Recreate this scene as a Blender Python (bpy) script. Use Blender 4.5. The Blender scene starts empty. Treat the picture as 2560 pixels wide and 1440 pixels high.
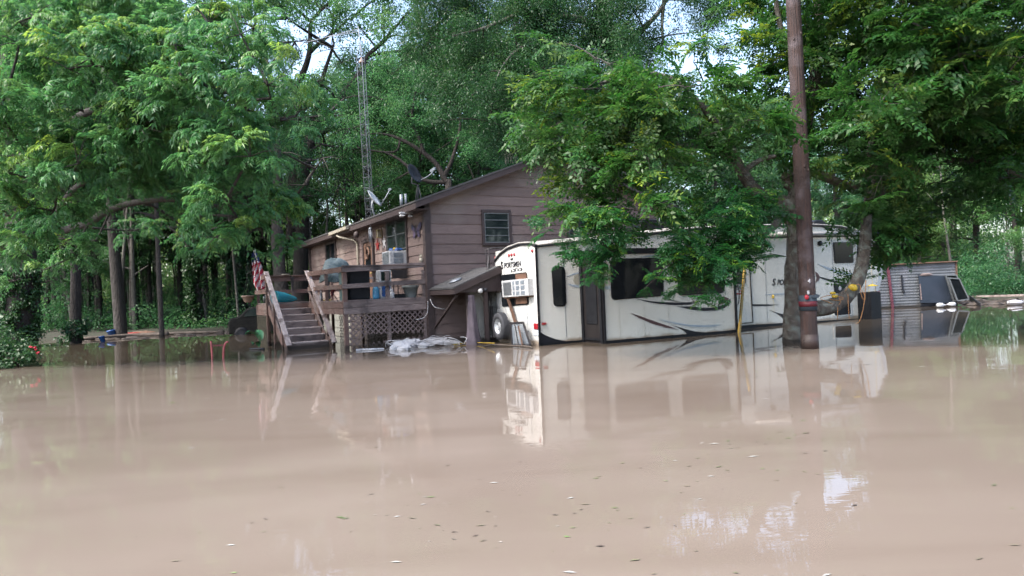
import bpy, math, random
import numpy as np
from mathutils import Vector, Matrix
random.seed(7); RNG = np.random.default_rng(7)
sc = bpy.context.scene
COL = sc.collection

# ------------------------------------------------------------------ camera
FPX = 1707.0
ROLL = math.radians(2.4); PIT = 7/1707.0
_f = np.array([0, math.cos(PIT), math.sin(PIT)])
_R0 = np.array([1., 0, 0]); _U0 = np.array([0, -math.sin(PIT), math.cos(PIT)])
_r = math.cos(ROLL)*_R0 - math.sin(ROLL)*_U0
_u = math.sin(ROLL)*_R0 + math.cos(ROLL)*_U0
CAM = np.array([0, 0, 1.45])
cd = bpy.data.cameras.new('camera'); cam = bpy.data.objects.new('camera', cd); COL.objects.link(cam)
cd.sensor_width = 36; cd.lens = 36*FPX/2560; cd.clip_end = 3000; cd.clip_start = 0.05
cam.matrix_world = Matrix(((_r[0], _u[0], -_f[0], CAM[0]), (_r[1], _u[1], -_f[1], CAM[1]), (_r[2], _u[2], -_f[2], CAM[2]), (0, 0, 0, 1)))
sc.camera = cam
# ------------------------------------------------------------------ sky and sun
SUN_EL = math.radians(52); SUN_AZ = math.radians(238)      # compass-like angle of the sun, clockwise from +Y
w = bpy.data.worlds.new('World'); sc.world = w; w.use_nodes = True
nt = w.node_tree; nt.nodes.clear()
o_ = nt.nodes.new('ShaderNodeOutputWorld'); b_ = nt.nodes.new('ShaderNodeBackground')
sk = nt.nodes.new('ShaderNodeTexSky'); sk.sky_type = 'NISHITA'; sk.sun_disc = False
sk.sun_elevation = SUN_EL; sk.sun_rotation = SUN_AZ; sk.air_density = 1.0; sk.dust_density = 4.0; sk.ozone_density = 1.0
hs = nt.nodes.new('ShaderNodeHueSaturation'); hs.inputs['Saturation'].default_value = 0.95
nt.links.new(sk.outputs[0], hs.inputs['Color']); nt.links.new(hs.outputs[0], b_.inputs[0]); nt.links.new(b_.outputs[0], o_.inputs[0])
b_.inputs[1].default_value = 0.15
sl = bpy.data.lights.new('sun', 'SUN'); so = bpy.data.objects.new('sun', sl); COL.objects.link(so)
sl.energy = 1.1; sl.angle = math.radians(18); sl.color = (1, 0.985, 0.955)
sd = Vector((math.sin(SUN_AZ)*math.cos(SUN_EL), math.cos(SUN_AZ)*math.cos(SUN_EL), math.sin(SUN_EL)))
so.rotation_euler = sd.to_track_quat('Z', 'Y').to_euler(); so.location = (0, 0, 40)
sc.view_settings.view_transform = 'Standard'; sc.view_settings.look = 'None'
sc.view_settings.exposure = 2.1; sc.view_settings.gamma = 1
sc.cycles.use_denoising = True; sc.cycles.denoising_input_passes = 'RGB'; sc.cycles.max_bounces = 7; sc.cycles.diffuse_bounces = 4; sc.cycles.glossy_bounces = 3
sc.cycles.transmission_bounces = 4; sc.cycles.transparent_max_bounces = 6; sc.cycles.caustics_reflective = False; sc.cycles.caustics_refractive = False

# ------------------------------------------------------------------ geometry helpers
def V(*a): return np.array(a, float)
def ray(x, y): return _f + (x-1280)/FPX*_r - (y-720)/FPX*_u
def W(x, y, z=0.0): d = ray(x, y); return CAM + d*(z-CAM[2])/d[2]
def D(x, y, Y): d = ray(x, y); return CAM + d*Y/d[1]
def PL(x, y, o, n): d = ray(x, y); return CAM + d*np.dot(np.asarray(o)-CAM, n)/np.dot(d, n)
def unit(v): v = np.asarray(v, float); return v/(np.linalg.norm(v)+1e-12)
UP = V(0, 0, 1)
GD = unit(V(.871, .491, 0)); SD = V(-GD[1], GD[0], 0)      # along the gable wall, along the side wall
HC = W(1078, 857)
def HP(u, v, z): return HC + GD*u + SD*v + UP*z
def HG(x, y, off=0.0): return PL(x, y, HC - SD*off, SD)     # pixel -> gable wall plane
def HS(x, y, off=0.0): return PL(x, y, HC - GD*off, GD)     # pixel -> side wall plane
RA = W(1352, 864)
_a = math.radians(26.6); RD = V(math.cos(_a), math.sin(_a), 0); RE = V(-RD[1], RD[0], 0)
def RP(t, e, z): return RA + RD*t + RE*e + UP*z
def RS(x, y, off=0.0): return PL(x, y, RA - RE*off, RE)     # pixel -> trailer side plane (off = toward us)
def RR(x, y, off=0.0): return PL(x, y, RA - RD*off, RD)     # pixel -> trailer rear plane

MATS = {}
def wpos(o):
    p = V(0, 0, 0)
    while o is not None: p = p + np.array(o.location); o = o.parent
    return p
def tag(o, label=None, cat=None, group=None, kind=None):
    if label: o['label'] = label
    if cat: o['category'] = cat
    if group: o['group'] = group
    if kind: o['kind'] = kind
    return o
def thing(name, loc, label, cat, group=None):
    o = bpy.data.objects.new(name, None); COL.objects.link(o); o.location = tuple(loc); o.empty_display_size = .2
    return tag(o, label, cat, group)
class MB:
    def __init__(s): s.v = []; s.f = []
    def add(s, vs, fs):
        b = len(s.v); s.v += [tuple(map(float, p)) for p in vs]; s.f += [tuple(b+i for i in f) for f in fs]; return s
    def box(s, c, size, ax=None):
        ax = ax if ax is not None else (V(1, 0, 0), V(0, 1, 0), UP)
        c = np.asarray(c, float); h = [np.asarray(ax[i])*size[i]/2 for i in range(3)]
        vs = [c+h[0]*a+h[1]*b+h[2]*d for d in (-1, 1) for b in (-1, 1) for a in (-1, 1)]
        return s.add(vs, [(0, 2, 3, 1), (4, 5, 7, 6), (0, 1, 5, 4), (2, 6, 7, 3), (0, 4, 6, 2), (1, 3, 7, 5)])
    def bar(s, p0, p1, wd, th, side=None):
        p0 = np.asarray(p0, float); p1 = np.asarray(p1, float); d = unit(p1-p0)
        side = UP if side is None else side            # th is measured along side, wd across it
        a = unit(np.cross(d, side)) if abs(np.dot(d, side)) < .999 else V(1, 0, 0)
        b = np.cross(a, d)
        return s.box((p0+p1)/2, (np.linalg.norm(p1-p0), wd, th), (d, a, b))
    def prism(s, poly, ext):
        n = len(poly); poly = [np.asarray(p, float) for p in poly]; ext = np.asarray(ext, float)
        vs = poly + [p+ext for p in poly]
        return s.add(vs, [tuple(range(n-1, -1, -1)), tuple(range(n, 2*n))] + [(i, (i+1) % n, n+(i+1) % n, n+i) for i in range(n)])
    def tube(s, path, rad, n=8, rough=0.0, cap=True):
        path = [np.asarray(p, float) for p in path]
        if np.isscalar(rad): rad = [rad]*len(path)
        fr = None; rings = []
        for i, p in enumerate(path):
            t = unit(path[min(i+1, len(path)-1)] - path[max(i-1, 0)])
            if fr is None:
                a = np.cross(t, UP) if abs(t[2]) < .9 else np.cross(t, V(1, 0, 0)); a = unit(a)
            else:
                a = unit(fr - t*np.dot(fr, t))
            fr = a; b = np.cross(t, a)
            ring = []
            for k in range(n):
                th = 2*math.pi*k/n; rr = rad[i]*(1+rough*random.uniform(-1, 1))
                ring.append(p + (a*math.cos(th)+b*math.sin(th))*rr)
            rings.append(ring)
        vs = [q for r in rings for q in r]; fs = []
        for i in range(len(path)-1):
            for k in range(n):
                k2 = (k+1) % n; fs.append((i*n+k, i*n+k2, (i+1)*n+k2, (i+1)*n+k))
        if cap: fs += [tuple(range(n-1, -1, -1)), tuple((len(path)-1)*n+k for k in range(n))]
        return s.add(vs, fs)
    def lathe(s, c, prof, n=20, ax=None, close=True):
        ax = ax if ax is not None else (V(1, 0, 0), V(0, 1, 0), UP); c = np.asarray(c, float)
        vs = [c + (ax[0]*math.cos(2*math.pi*k/n)+ax[1]*math.sin(2*math.pi*k/n))*r + ax[2]*z for r, z in prof for k in range(n)]
        fs = [(i*n+k, i*n+(k+1) % n, (i+1)*n+(k+1) % n, (i+1)*n+k) for i in range(len(prof)-1) for k in range(n)]
        if close: fs += [tuple(range(n-1, -1, -1)), tuple((len(prof)-1)*n+k for k in range(n))]
        return s.add(vs, fs)
    def blob(s, c, rx, ry, rz, n=12, m=8, jit=0.0, ax=None):
        c = np.asarray(c, float); ax = ax if ax is not None else (V(1, 0, 0), V(0, 1, 0), UP); vs = []
        for i in range(m+1):
            ph = math.pi*i/m
            for k in range(n):
                th = 2*math.pi*k/n; j = 1+jit*random.uniform(-1, 1)
                vs.append(c + j*(ax[0]*rx*math.sin(ph)*math.cos(th)+ax[1]*ry*math.sin(ph)*math.sin(th)+ax[2]*rz*math.cos(ph)))
        return s.add(vs, [(i*n+k, (i+1)*n+k, (i+1)*n+(k+1) % n, i*n+(k+1) % n) for i in range(m) for k in range(n)])
    def build(s, name, m, parent=None, smooth=False, bevel=0.0):
        me = bpy.data.meshes.new(name); o0 = wpos(parent) if parent is not None else V(0, 0, 0)
        me.from_pydata([tuple(np.array(p)-o0) for p in s.v], [], s.f); me.update()
        if smooth:
            for p in me.polygons: p.use_smooth = True
        me.materials.append(m)
        o = bpy.data.objects.new(name, me); COL.objects.link(o)
        if parent is not None: o.parent = parent
        if bevel:
            bm_ = o.modifiers.new('bevel', 'BEVEL'); bm_.width = bevel; bm_.segments = 2; bm_.limit_method = 'ANGLE'
        return o
def rrect(corners, rad, n=5):
    """rounded quadrilateral through four 3-D corners"""
    out = []
    for i in range(4):
        p = np.asarray(corners[i]); a = unit(np.asarray(corners[i-1])-p); b = unit(np.asarray(corners[(i+1) % 4])-p)
        s0 = p+a*rad; s1 = p+b*rad
        for k in range(n+1):
            t = k/n; out.append((1-t)**2*s0 + 2*t*(1-t)*p + t*t*s1)
    return out
def bez(p0, p1, p2, n=6):
    return [(1-t)**2*np.asarray(p0)+2*t*(1-t)*np.asarray(p1)+t*t*np.asarray(p2) for t in np.linspace(0, 1, n)]
def smoothpath(pts, k=3):
    pts = [np.asarray(p, float) for p in pts]; out = []
    for i in range(len(pts)-1):
        p0 = pts[max(i-1, 0)]; p1 = pts[i]; p2 = pts[i+1]; p3 = pts[min(i+2, len(pts)-1)]
        for j in range(k):
            t = j/k; out.append(.5*((2*p1)+(-p0+p2)*t+(2*p0-5*p1+4*p2-p3)*t*t+(-p0+3*p1-3*p2+p3)*t**3))
    out.append(pts[-1]); return out

# ------------------------------------------------------------------ materials
def mat(name, c1, c2=None, scale=4.0, rough=.7, metal=0.0, bump=0.0, stretch=(1, 1, 1), detail=5.0, spec=.5, lo=.35, hi=.65, coat=0.0, c3=None, s3=1.2, isl=0.0, bdist=.02, st3=(1, 1, 1), wet=None, lo3=.5, hi3=.68):
    m = bpy.data.materials.new(name); m.use_nodes = True; n = m.node_tree; p = n.nodes['Principled BSDF']
    p.inputs['Roughness'].default_value = rough; p.inputs['Metallic'].default_value = metal
    p.inputs['Specular IOR Level'].default_value = spec
    if coat: p.inputs['Coat Weight'].default_value = coat
    c2 = c2 or tuple(x*.75 for x in c1)
    tc = n.nodes.new('ShaderNodeTexCoord'); mp = n.nodes.new('ShaderNodeMapping'); mp.inputs['Scale'].default_value = stretch
    no = n.nodes.new('ShaderNodeTexNoise'); no.inputs['Scale'].default_value = scale; no.inputs['Detail'].default_value = detail
    cr = n.nodes.new('ShaderNodeValToRGB'); cr.color_ramp.elements[0].position = lo; cr.color_ramp.elements[1].position = hi
    cr.color_ramp.elements[0].color = (*c1, 1); cr.color_ramp.elements[1].color = (*c2, 1)
    n.links.new(tc.outputs['Object'], mp.inputs[0]); n.links.new(mp.outputs[0], no.inputs['Vector']); n.links.new(no.outputs[0], cr.inputs[0])
    out = cr.outputs[0]
    if c3:
        n3 = n.nodes.new('ShaderNodeTexNoise'); n3.inputs['Scale'].default_value = s3; n3.inputs['Detail'].default_value = 3
        mp3 = n.nodes.new('ShaderNodeMapping'); mp3.inputs['Scale'].default_value = st3; n.links.new(tc.outputs['Object'], mp3.inputs[0]); n.links.new(mp3.outputs[0], n3.inputs['Vector'])
        r3 = n.nodes.new('ShaderNodeValToRGB'); r3.color_ramp.elements[0].position = lo3; r3.color_ramp.elements[1].position = hi3
        mx = n.nodes.new('ShaderNodeMix'); mx.data_type = 'RGBA'; mx.inputs['B'].default_value = (*c3, 1)
        n.links.new(n3.outputs[0], r3.inputs[0]); n.links.new(r3.outputs[0], mx.inputs['Factor']); n.links.new(out, mx.inputs['A']); out = mx.outputs['Result']
    if isl:
        ge = n.nodes.new('ShaderNodeNewGeometry'); hv = n.nodes.new('ShaderNodeHueSaturation'); mr = n.nodes.new('ShaderNodeMapRange')
        mr.inputs['To Min'].default_value = 1-isl; mr.inputs['To Max'].default_value = 1+isl
        n.links.new(ge.outputs['Random Per Island'], mr.inputs['Value']); n.links.new(mr.outputs[0], hv.inputs['Value']); n.links.new(out, hv.inputs['Color']); out = hv.outputs[0]
    if wet:            # soaked and silted band just above the flood level
        ge2 = n.nodes.new('ShaderNodeNewGeometry'); sx = n.nodes.new('ShaderNodeSeparateXYZ'); n.links.new(ge2.outputs['Position'], sx.inputs[0])
        nw = n.nodes.new('ShaderNodeTexNoise'); nw.inputs['Scale'].default_value = 3; n.links.new(ge2.outputs['Position'], nw.inputs['Vector'])
        ad = n.nodes.new('ShaderNodeMath'); ad.operation = 'MULTIPLY_ADD'; ad.inputs[1].default_value = -.16; n.links.new(nw.outputs[0], ad.inputs[0]); n.links.new(sx.outputs[2], ad.inputs[2])
        mr2 = n.nodes.new('ShaderNodeMapRange'); mr2.inputs['From Min'].default_value = .0; mr2.inputs['From Max'].default_value = .07; mr2.inputs['To Min'].default_value = 1; mr2.inputs['To Max'].default_value = 0; n.links.new(ad.outputs[0], mr2.inputs['Value'])
        mw = n.nodes.new('ShaderNodeMix'); mw.data_type = 'RGBA'; mw.inputs['B'].default_value = (*wet, 1); n.links.new(mr2.outputs[0], mw.inputs['Factor']); n.links.new(out, mw.inputs['A']); out = mw.outputs['Result']
    n.links.new(out, p.inputs['Base Color'])
    if bump:
        bp = n.nodes.new('ShaderNodeBump'); bp.inputs['Strength'].default_value = bump; bp.inputs['Distance'].default_value = bdist
        n.links.new(no.outputs[0], bp.inputs['Height']); n.links.new(bp.outputs[0], p.inputs['Normal'])
    return m
def leafmat(name, dark, mid, tip, trans=.35, rough=.42):
    m = bpy.data.materials.new(name); m.use_nodes = True; n = m.node_tree; n.nodes.clear()
    out = n.nodes.new('ShaderNodeOutputMaterial'); p = n.nodes.new('ShaderNodeBsdfPrincipled'); tr = n.nodes.new('ShaderNodeBsdfTranslucent'); ms = n.nodes.new('ShaderNodeMixShader')
    ge = n.nodes.new('ShaderNodeNewGeometry'); at = n.nodes.new('ShaderNodeAttribute'); at.attribute_name = 't'
    oi = n.nodes.new('ShaderNodeObjectInfo')
    m1 = n.nodes.new('ShaderNodeMix'); m1.data_type = 'RGBA'; m1.inputs['A'].default_value = (*dark, 1); m1.inputs['B'].default_value = (*mid, 1)
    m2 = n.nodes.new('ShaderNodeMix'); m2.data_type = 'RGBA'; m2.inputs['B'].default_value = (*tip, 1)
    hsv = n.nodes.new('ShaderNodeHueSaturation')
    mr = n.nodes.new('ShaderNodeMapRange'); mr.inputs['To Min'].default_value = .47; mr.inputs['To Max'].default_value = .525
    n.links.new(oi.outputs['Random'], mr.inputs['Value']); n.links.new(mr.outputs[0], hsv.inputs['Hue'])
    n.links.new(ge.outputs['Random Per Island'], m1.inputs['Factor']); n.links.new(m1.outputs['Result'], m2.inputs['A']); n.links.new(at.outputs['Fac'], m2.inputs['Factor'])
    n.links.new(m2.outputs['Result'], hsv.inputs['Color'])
    n.links.new(hsv.outputs[0], p.inputs['Base Color'])
    h2 = n.nodes.new('ShaderNodeHueSaturation'); h2.inputs['Hue'].default_value = .485; h2.inputs['Value'].default_value = 1.5; h2.inputs['Saturation'].default_value = 1.1
    n.links.new(hsv.outputs[0], h2.inputs['Color']); n.links.new(h2.outputs[0], tr.inputs['Color'])
    p.inputs['Roughness'].default_value = rough; p.inputs['Specular IOR Level'].default_value = .42
    ms.inputs[0].default_value = trans
    n.links.new(p.outputs[0], ms.inputs[1]); n.links.new(tr.outputs[0], ms.inputs[2]); n.links.new(ms.outputs[0], out.inputs[0])
    return m
M = {}
M['leaf_pecan'] = leafmat('leaf_pecan', (.050, .150, .060), (.10, .225, .075), (.29, .39, .075), .45)
M['leaf_elm'] = leafmat('leaf_elm', (.015, .074, .026), (.034, .132, .034), (.20, .33, .04), .42)
M['leaf_oak'] = leafmat('leaf_oak', (.018, .058, .026), (.035, .095, .036), (.11, .18, .04), .36)
M['leaf_wood'] = leafmat('leaf_wood', (.045, .13, .060), (.08, .195, .078), (.20, .28, .09), .50)
M['leaf_under'] = leafmat('leaf_under', (.05, .14, .05), (.09, .20, .06), (.28, .36, .09), .48)
M['leaf_far_haze'] = leafmat('leaf_far_haze', (.12, .22, .10), (.20, .32, .11), (.36, .44, .17), .5)  # distance haze and clearing light put into the pale leaf colours
M['leaf_ivy'] = leafmat('leaf_ivy', (.015, .055, .02), (.03, .09, .03), (.06, .14, .04), .25)
M['leaf_bush'] = leafmat('leaf_bush', (.02, .065, .03), (.04, .10, .045), (.07, .15, .05), .3)
M['bark'] = mat('bark', (.022, .019, .017), (.065, .057, .052), 9, .9, bump=1.0, bdist=.07, stretch=(2, 2, .5), wet=(.02,.016,.013))
M['bark_dark'] = mat('bark_dark', (.013, .011, .010), (.038, .031, .028), 9, .9, bump=1.0, bdist=.07, stretch=(2.5, 2.5, .4), wet=(.012,.01,.009))
M['bark_lichen'] = mat('bark_lichen', (.11, .095, .08), (.05, .042, .036), 8, .9, bump=1.0, bdist=.05, stretch=(1.5, 1.5, .8), c3=(.15, .165, .145), s3=6, wet=(.022,.018,.015))
M['bark_pale'] = mat('bark_pale', (.12, .115, .10), (.06, .055, .05), 9, .9, bump=.8, stretch=(2, 2, .5))
M['moss'] = mat('moss', (.13, .13, .11), (.08, .085, .07), 12, .95)
M['ground'] = mat('ground', (.032, .026, .019), (.022, .028, .014), 1.5, .95, bump=.6)
M['siding'] = mat('siding', (.172, .124, .113), (.130, .093, .086), 2.6, .75, bump=.3, stretch=(1, 1, 6), c3=(.205, .165, .148), s3=.7, isl=.15, lo=.3, hi=.7, wet=(.06,.045,.04))
M['siding_pale'] = mat('siding_pale', (.20, .20, .175), (.15, .155, .135), 3, .7, isl=.1)
M['siding_shade'] = mat('siding_shade', (.05, .038, .036), (.035, .028, .026), 3, .8)
M['trim'] = mat('trim', (.05, .034, .033), (.036, .025, .025), 6, .65, wet=(.02,.015,.013))
M['shingle'] = mat('shingle', (.035, .034, .034), (.07, .07, .073), 30, .9, bump=.6)
M['soffit'] = mat('soffit', (.07, .05, .047), (.05, .037, .035), 4, .8)
M['frame_alu'] = mat('frame_alu', (.14, .155, .16), (.11, .12, .125), 8, .45)
M['glass_dark'] = mat('glass_dark', (.006, .008, .010), (.010, .012, .015), 3, .06, spec=.35)
M['glass_room'] = mat('glass_room', (.012, .018, .02), (.03, .04, .038), 2.2, .05, spec=.9)
M['wood_old'] = mat('wood_old', (.21, .165, .155), (.12, .09, .086), 3.5, .85, bump=.5, stretch=(1.2, 1.2, 9), c3=(.03, .024, .025), s3=1.5, isl=.18, wet=(.035,.027,.023))
M['wood_red'] = mat('wood_red', (.155, .088, .073), (.10, .06, .05), 4, .8, bump=.4, stretch=(2, 2, 6), c3=(.15, .115, .10), s3=2, isl=.15, wet=(.035,.022,.018))
M['wood_bleached'] = mat('wood_bleached', (.42, .36, .34), (.30, .24, .225), 6, .8, bump=.3, stretch=(2, 2, 2), c3=(.14, .10, .09), s3=4, isl=.1)
M['wood_brown'] = mat('wood_brown', (.13, .065, .04), (.08, .043, .028), 5, .8)
M['lattice'] = mat('lattice', (.17, .125, .12), (.11, .082, .08), 6, .8, wet=(.03,.023,.02))
M['gap_shade'] = mat('gap_shade', (.012, .011, .011), (.018, .016, .015), 3, .9)
M['rv_white'] = mat('rv_white', (.62, .625, .59), (.57, .575, .54), 1.2, .32, coat=.2, c3=(.40, .395, .34), s3=1.6, st3=(2.5, 2.5, .16), lo3=.58, hi3=1.0, wet=(.28,.23,.18))
M['rv_rear'] = mat('rv_rear', (.58, .585, .57), (.54, .545, .53), 1.4, .34, coat=.2, c3=(.38, .38, .34), s3=1.6, st3=(2.5, 2.5, .16), lo3=.55, hi3=1.0, wet=(.28,.23,.18))
M['rv_roof'] = mat('rv_roof', (.36, .35, .33), (.24, .23, .22), 7, .7)
M['rv_black'] = mat('rv_black', (.007, .0075, .010), (.011, .012, .015), 5, .5, spec=.2)
M['rv_brown'] = mat('rv_brown', (.011, .009, .010), (.016, .014, .014), 3, .6, spec=.2)
M['rv_decal'] = mat('rv_decal', (.010, .011, .016), (.015, .015, .02), 8, .45, spec=.2)
M['rv_decal_red'] = mat('rv_decal_red', (.07, .018, .02), (.05, .015, .018), 8, .35)
M['rv_decal_blue'] = mat('rv_decal_blue', (.32, .39, .46), (.28, .34, .41), 8, .35)
M['rv_decal_tan'] = mat('rv_decal_tan', (.35, .34, .28), (.31, .30, .25), 8, .35)
M['white_plastic'] = mat('white_plastic', (.48, .49, .50), (.38, .39, .40), 9, .4)
M['grey_plastic'] = mat('grey_plastic', (.18, .21, .24), (.12, .14, .165), 9, .5)
M['dark_grille'] = mat('dark_grille', (.10, .11, .12), (.06, .065, .07), 40, .6)
M['red_lens'] = mat('red_lens', (.30, .01, .02), (.22, .01, .015), 9, .25)
M['tyre'] = mat('tyre', (.035, .037, .042), (.06, .062, .07), 14, .8, bump=.4)
M['rim'] = mat('rim', (.55, .58, .60), (.42, .44, .46), 8, .4, metal=.3)
M['black_metal'] = mat('black_metal', (.02, .02, .024), (.035, .03, .03), 8, .5, metal=.2)
M['galv'] = mat('galv', (.26, .28, .31), (.18, .20, .23), 10, .45, metal=.5)
M['dish_white'] = mat('dish_white', (.45, .47, .48), (.38, .40, .41), 5, .4)
M['dish_dark'] = mat('dish_dark', (.016, .018, .024), (.024, .027, .034), 5, .6, spec=.25)
M['pole_wood'] = mat('pole_wood', (.048, .024, .019), (.022, .015, .015), 3, .85, bump=1, stretch=(14, 14, .5), c3=(.075, .058, .062), s3=2.5, bdist=.04)
M['pole_base'] = mat('pole_base', (.03, .02, .018), (.05, .03, .025), 4, .6)
M['rope_white'] = mat('rope_white', (.46, .46, .47), (.34, .34, .36), 20, .8)
M['rope_yellow'] = mat('rope_yellow', (.40, .27, .03), (.3, .2, .03), 20, .7)
M['rope_orange'] = mat('rope_orange', (.36, .18, .07), (.28, .13, .05), 20, .7)
M['flag_red'] = mat('flag_red', (.34, .02, .045), (.28, .018, .04), 9, .8)
M['flag_white'] = mat('flag_white', (.60, .57, .60), (.5, .48, .5), 9, .8)
M['flag_blue'] = mat('flag_blue', (.03, .04, .14), (.02, .03, .10), 9, .8)
M['red_paint'] = mat('red_paint', (.34, .07, .08), (.27, .055, .06), 9, .5)
M['red_post'] = mat('red_post', (.10, .02, .035), (.15, .045, .06), 7, .7)
M['teal'] = mat('teal', (.012, .24, .29), (.01, .18, .23), 6, .6)
M['teal_dark'] = mat('teal_dark', (.03, .10, .11), (.02, .06, .07), 6, .6)
M['tarp'] = mat('tarp', (.19, .235, .245), (.03, .06, .07), 3, .7)
M['blue'] = mat('blue', (.018, .09, .30), (.012, .06, .2), 9, .4)
M['blue_light'] = mat('blue_light', (.06, .25, .40), (.03, .15, .3), 14, .4)
M['yellow'] = mat('yellow', (.48, .34, .025), (.38, .26, .02), 9, .5)
M['red_bright'] = mat('red_bright', (.22, .022, .02), (.17, .015, .015), 9, .5)
M['brass'] = mat('brass', (.42, .33, .12), (.28, .2, .07), 9, .4, metal=.6)
M['cream'] = mat('cream', (.33, .30, .25), (.25, .23, .18), 9, .7)
M['planter'] = mat('planter', (.17, .19, .19), (.12, .14, .14), 7, .6)
M['terra'] = mat('terra', (.28, .20, .16), (.22, .15, .12), 7, .7)
M['corr'] = mat('corr', (.15, .16, .17), (.11, .12, .13), 2.5, .6, metal=.15, c3=(.20, .20, .22), s3=1.3, wet=(.06,.055,.05))
M['rust'] = mat('rust', (.16, .09, .06), (.10, .06, .045), 6, .9)
M['concrete'] = mat('concrete', (.34, .34, .33), (.26, .26, .26), 4, .9)
M['door_beige'] = mat('door_beige', (.34, .34, .32), (.28, .285, .27), 2, .6, wet=(.06,.055,.05))
M['band_blue'] = mat('band_blue', (.03, .045, .06), (.02, .03, .042), 5, .7)
M['band_red'] = mat('band_red', (.10, .006, .014), (.075, .005, .01), 5, .6)
M['car'] = mat('car', (.007, .007, .007), (.011, .011, .010), 5, .6, spec=.15)
M['tag_white'] = mat('tag_white', (.42, .42, .44), (.34, .34, .36), 9, .5)
M['plate'] = mat('plate', (.38, .44, .52), (.55, .58, .6), 40, .4)
M['petal'] = mat('petal', (.42, .012, .04), (.34, .01, .03), 9, .6)
M['banana'] = mat('banana', (.025, .15, .06), (.02, .10, .045), 4, .4)
M['butterfly'] = mat('butterfly', (.02, .018, .06), (.13, .09, .15), 14, .5, lo=.45, hi=.6)
M['debris'] = mat('debris', (.08, .065, .055), (.045, .038, .033), 5, .9)
M['log'] = mat('log', (.11, .09, .075), (.065, .052, .043), 6, .9)
M['leaf_float'] = mat('leaf_float', (.13, .11, .07), (.05, .035, .025), 3, .5, lo=.45, hi=.55, c3=(.10, .19, .04), s3=2)
M['leaf_float_pale'] = mat('leaf_float_pale', (.34, .34, .32), (.26, .25, .22), 3, .5)

# ------------------------------------------------------------------ foliage helpers
def leaf_mesh(name, verts, t, m):
    n = len(verts)//4; me = bpy.data.meshes.new(name)
    me.vertices.add(n*4); me.vertices.foreach_set('co', verts.astype(np.float32).ravel())
    me.loops.add(n*4); me.loops.foreach_set('vertex_index', np.arange(n*4, dtype=np.int32))
    me.polygons.add(n); me.polygons.foreach_set('loop_start', np.arange(0, n*4, 4, dtype=np.int32))
    me.update(calc_edges=True)
    a = me.attributes.new('t', 'FLOAT', 'FACE'); a.data.foreach_set('value', t.astype(np.float32))
    me.materials.append(m); return me
def nrm(a): return a/(np.linalg.norm(a, axis=1, keepdims=True)+1e-9)
def quads(base, d, up, L, Wd, fold=.25, droop=.15):
    d = nrm(d); side = nrm(np.cross(d, up)); nn = np.cross(side, d)
    L = np.asarray(L)[:, None]; Wd = np.asarray(Wd)[:, None]
    v1 = base+d*L*.42+side*Wd/2+nn*Wd*fold; v3 = base+d*L*.42-side*Wd/2+nn*Wd*fold
    v2 = base+d*L-UP*L*droop
    return np.stack([base, v1, v2, v3], 1).reshape(-1, 3)
def tmpl_pecan(rng, ncomp=6, L=.12):
    B = []; Dd = []; T = []; U = []
    for c in range(ncomp):
        az = rng.uniform(-1.9, 1.9); el = rng.uniform(-.1, .7)
        d = V(math.cos(az)*math.cos(el), math.sin(az)*math.cos(el), math.sin(el)); R = rng.uniform(.26, .38)
        sd = unit(np.cross(d, UP)); nl = 6
        for i in range(1, nl):
            t = i/(nl-1); p = d*R*t - UP*R*.65*t*t
            tg = unit(d - UP*1.3*t)
            for sgn in (-1, 1):
                B.append(p); Dd.append(unit(tg*.55+sd*sgn*.75-UP*.45+rng.normal(0, .12, 3))); T.append(.3+.7*rng.random()); U.append(unit(UP+rng.normal(0, .3, 3)))
        B.append(p); Dd.append(unit(tg-UP*.3)); T.append(1); U.append(UP)
    n = len(B); return quads(np.array(B), np.array(Dd), np.array(U), L*rng.uniform(.75, 1.15, n), L*.30*rng.uniform(.8, 1.2, n)), np.array(T)
def tmpl_elm(rng, L=.075):
    B = []; Dd = []; T = []; U = []
    def twig(p0, d, R, n):
        sd = unit(np.cross(d, UP))
        for i in range(1, n+1):
            t = i/n; p = p0+d*R*t-UP*R*.35*t*t; sgn = 1 if i % 2 else -1
            B.append(p); Dd.append(unit(d*.6+sd*sgn*.8-UP*.25+rng.normal(0, .15, 3))); T.append(t**2); U.append(unit(UP+rng.normal(0, .28, 3)))
    twig(V(0, 0, 0), V(1, 0, .05), .46, 13)
    for k in range(5):
        x = .08+k*.09; sg = 1 if k % 2 else -1
        d = unit(V(.75, sg*rng.uniform(.5, .9), rng.uniform(-.1, .2))); twig(V(x, 0, -.35*x*x), d, rng.uniform(.2, .38), 8)
    n = len(B); return quads(np.array(B), np.array(Dd), np.array(U), L*rng.uniform(.7, 1.2, n), L*.5*rng.uniform(.8, 1.2, n), .15), np.array(T)
def tmpl_clump(rng, n=36, R=.42, L=.10, asp=.45, flat=.6):
    q = rng.normal(0, 1, (n, 3)); q = nrm(q)*(rng.random((n, 1))**.5)*R; q[:, 2] *= flat
    d = nrm(q+rng.normal(0, .5*R, (n, 3))-V(0, 0, .12)*1); up = nrm(UP+rng.normal(0, .45, (n, 3)))
    return quads(q, d, up, L*rng.uniform(.7, 1.25, n), L*asp*rng.uniform(.8, 1.2, n)), np.clip(q[:, 2]/R*1.2+.3, 0, 1)*rng.random(n)
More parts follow.
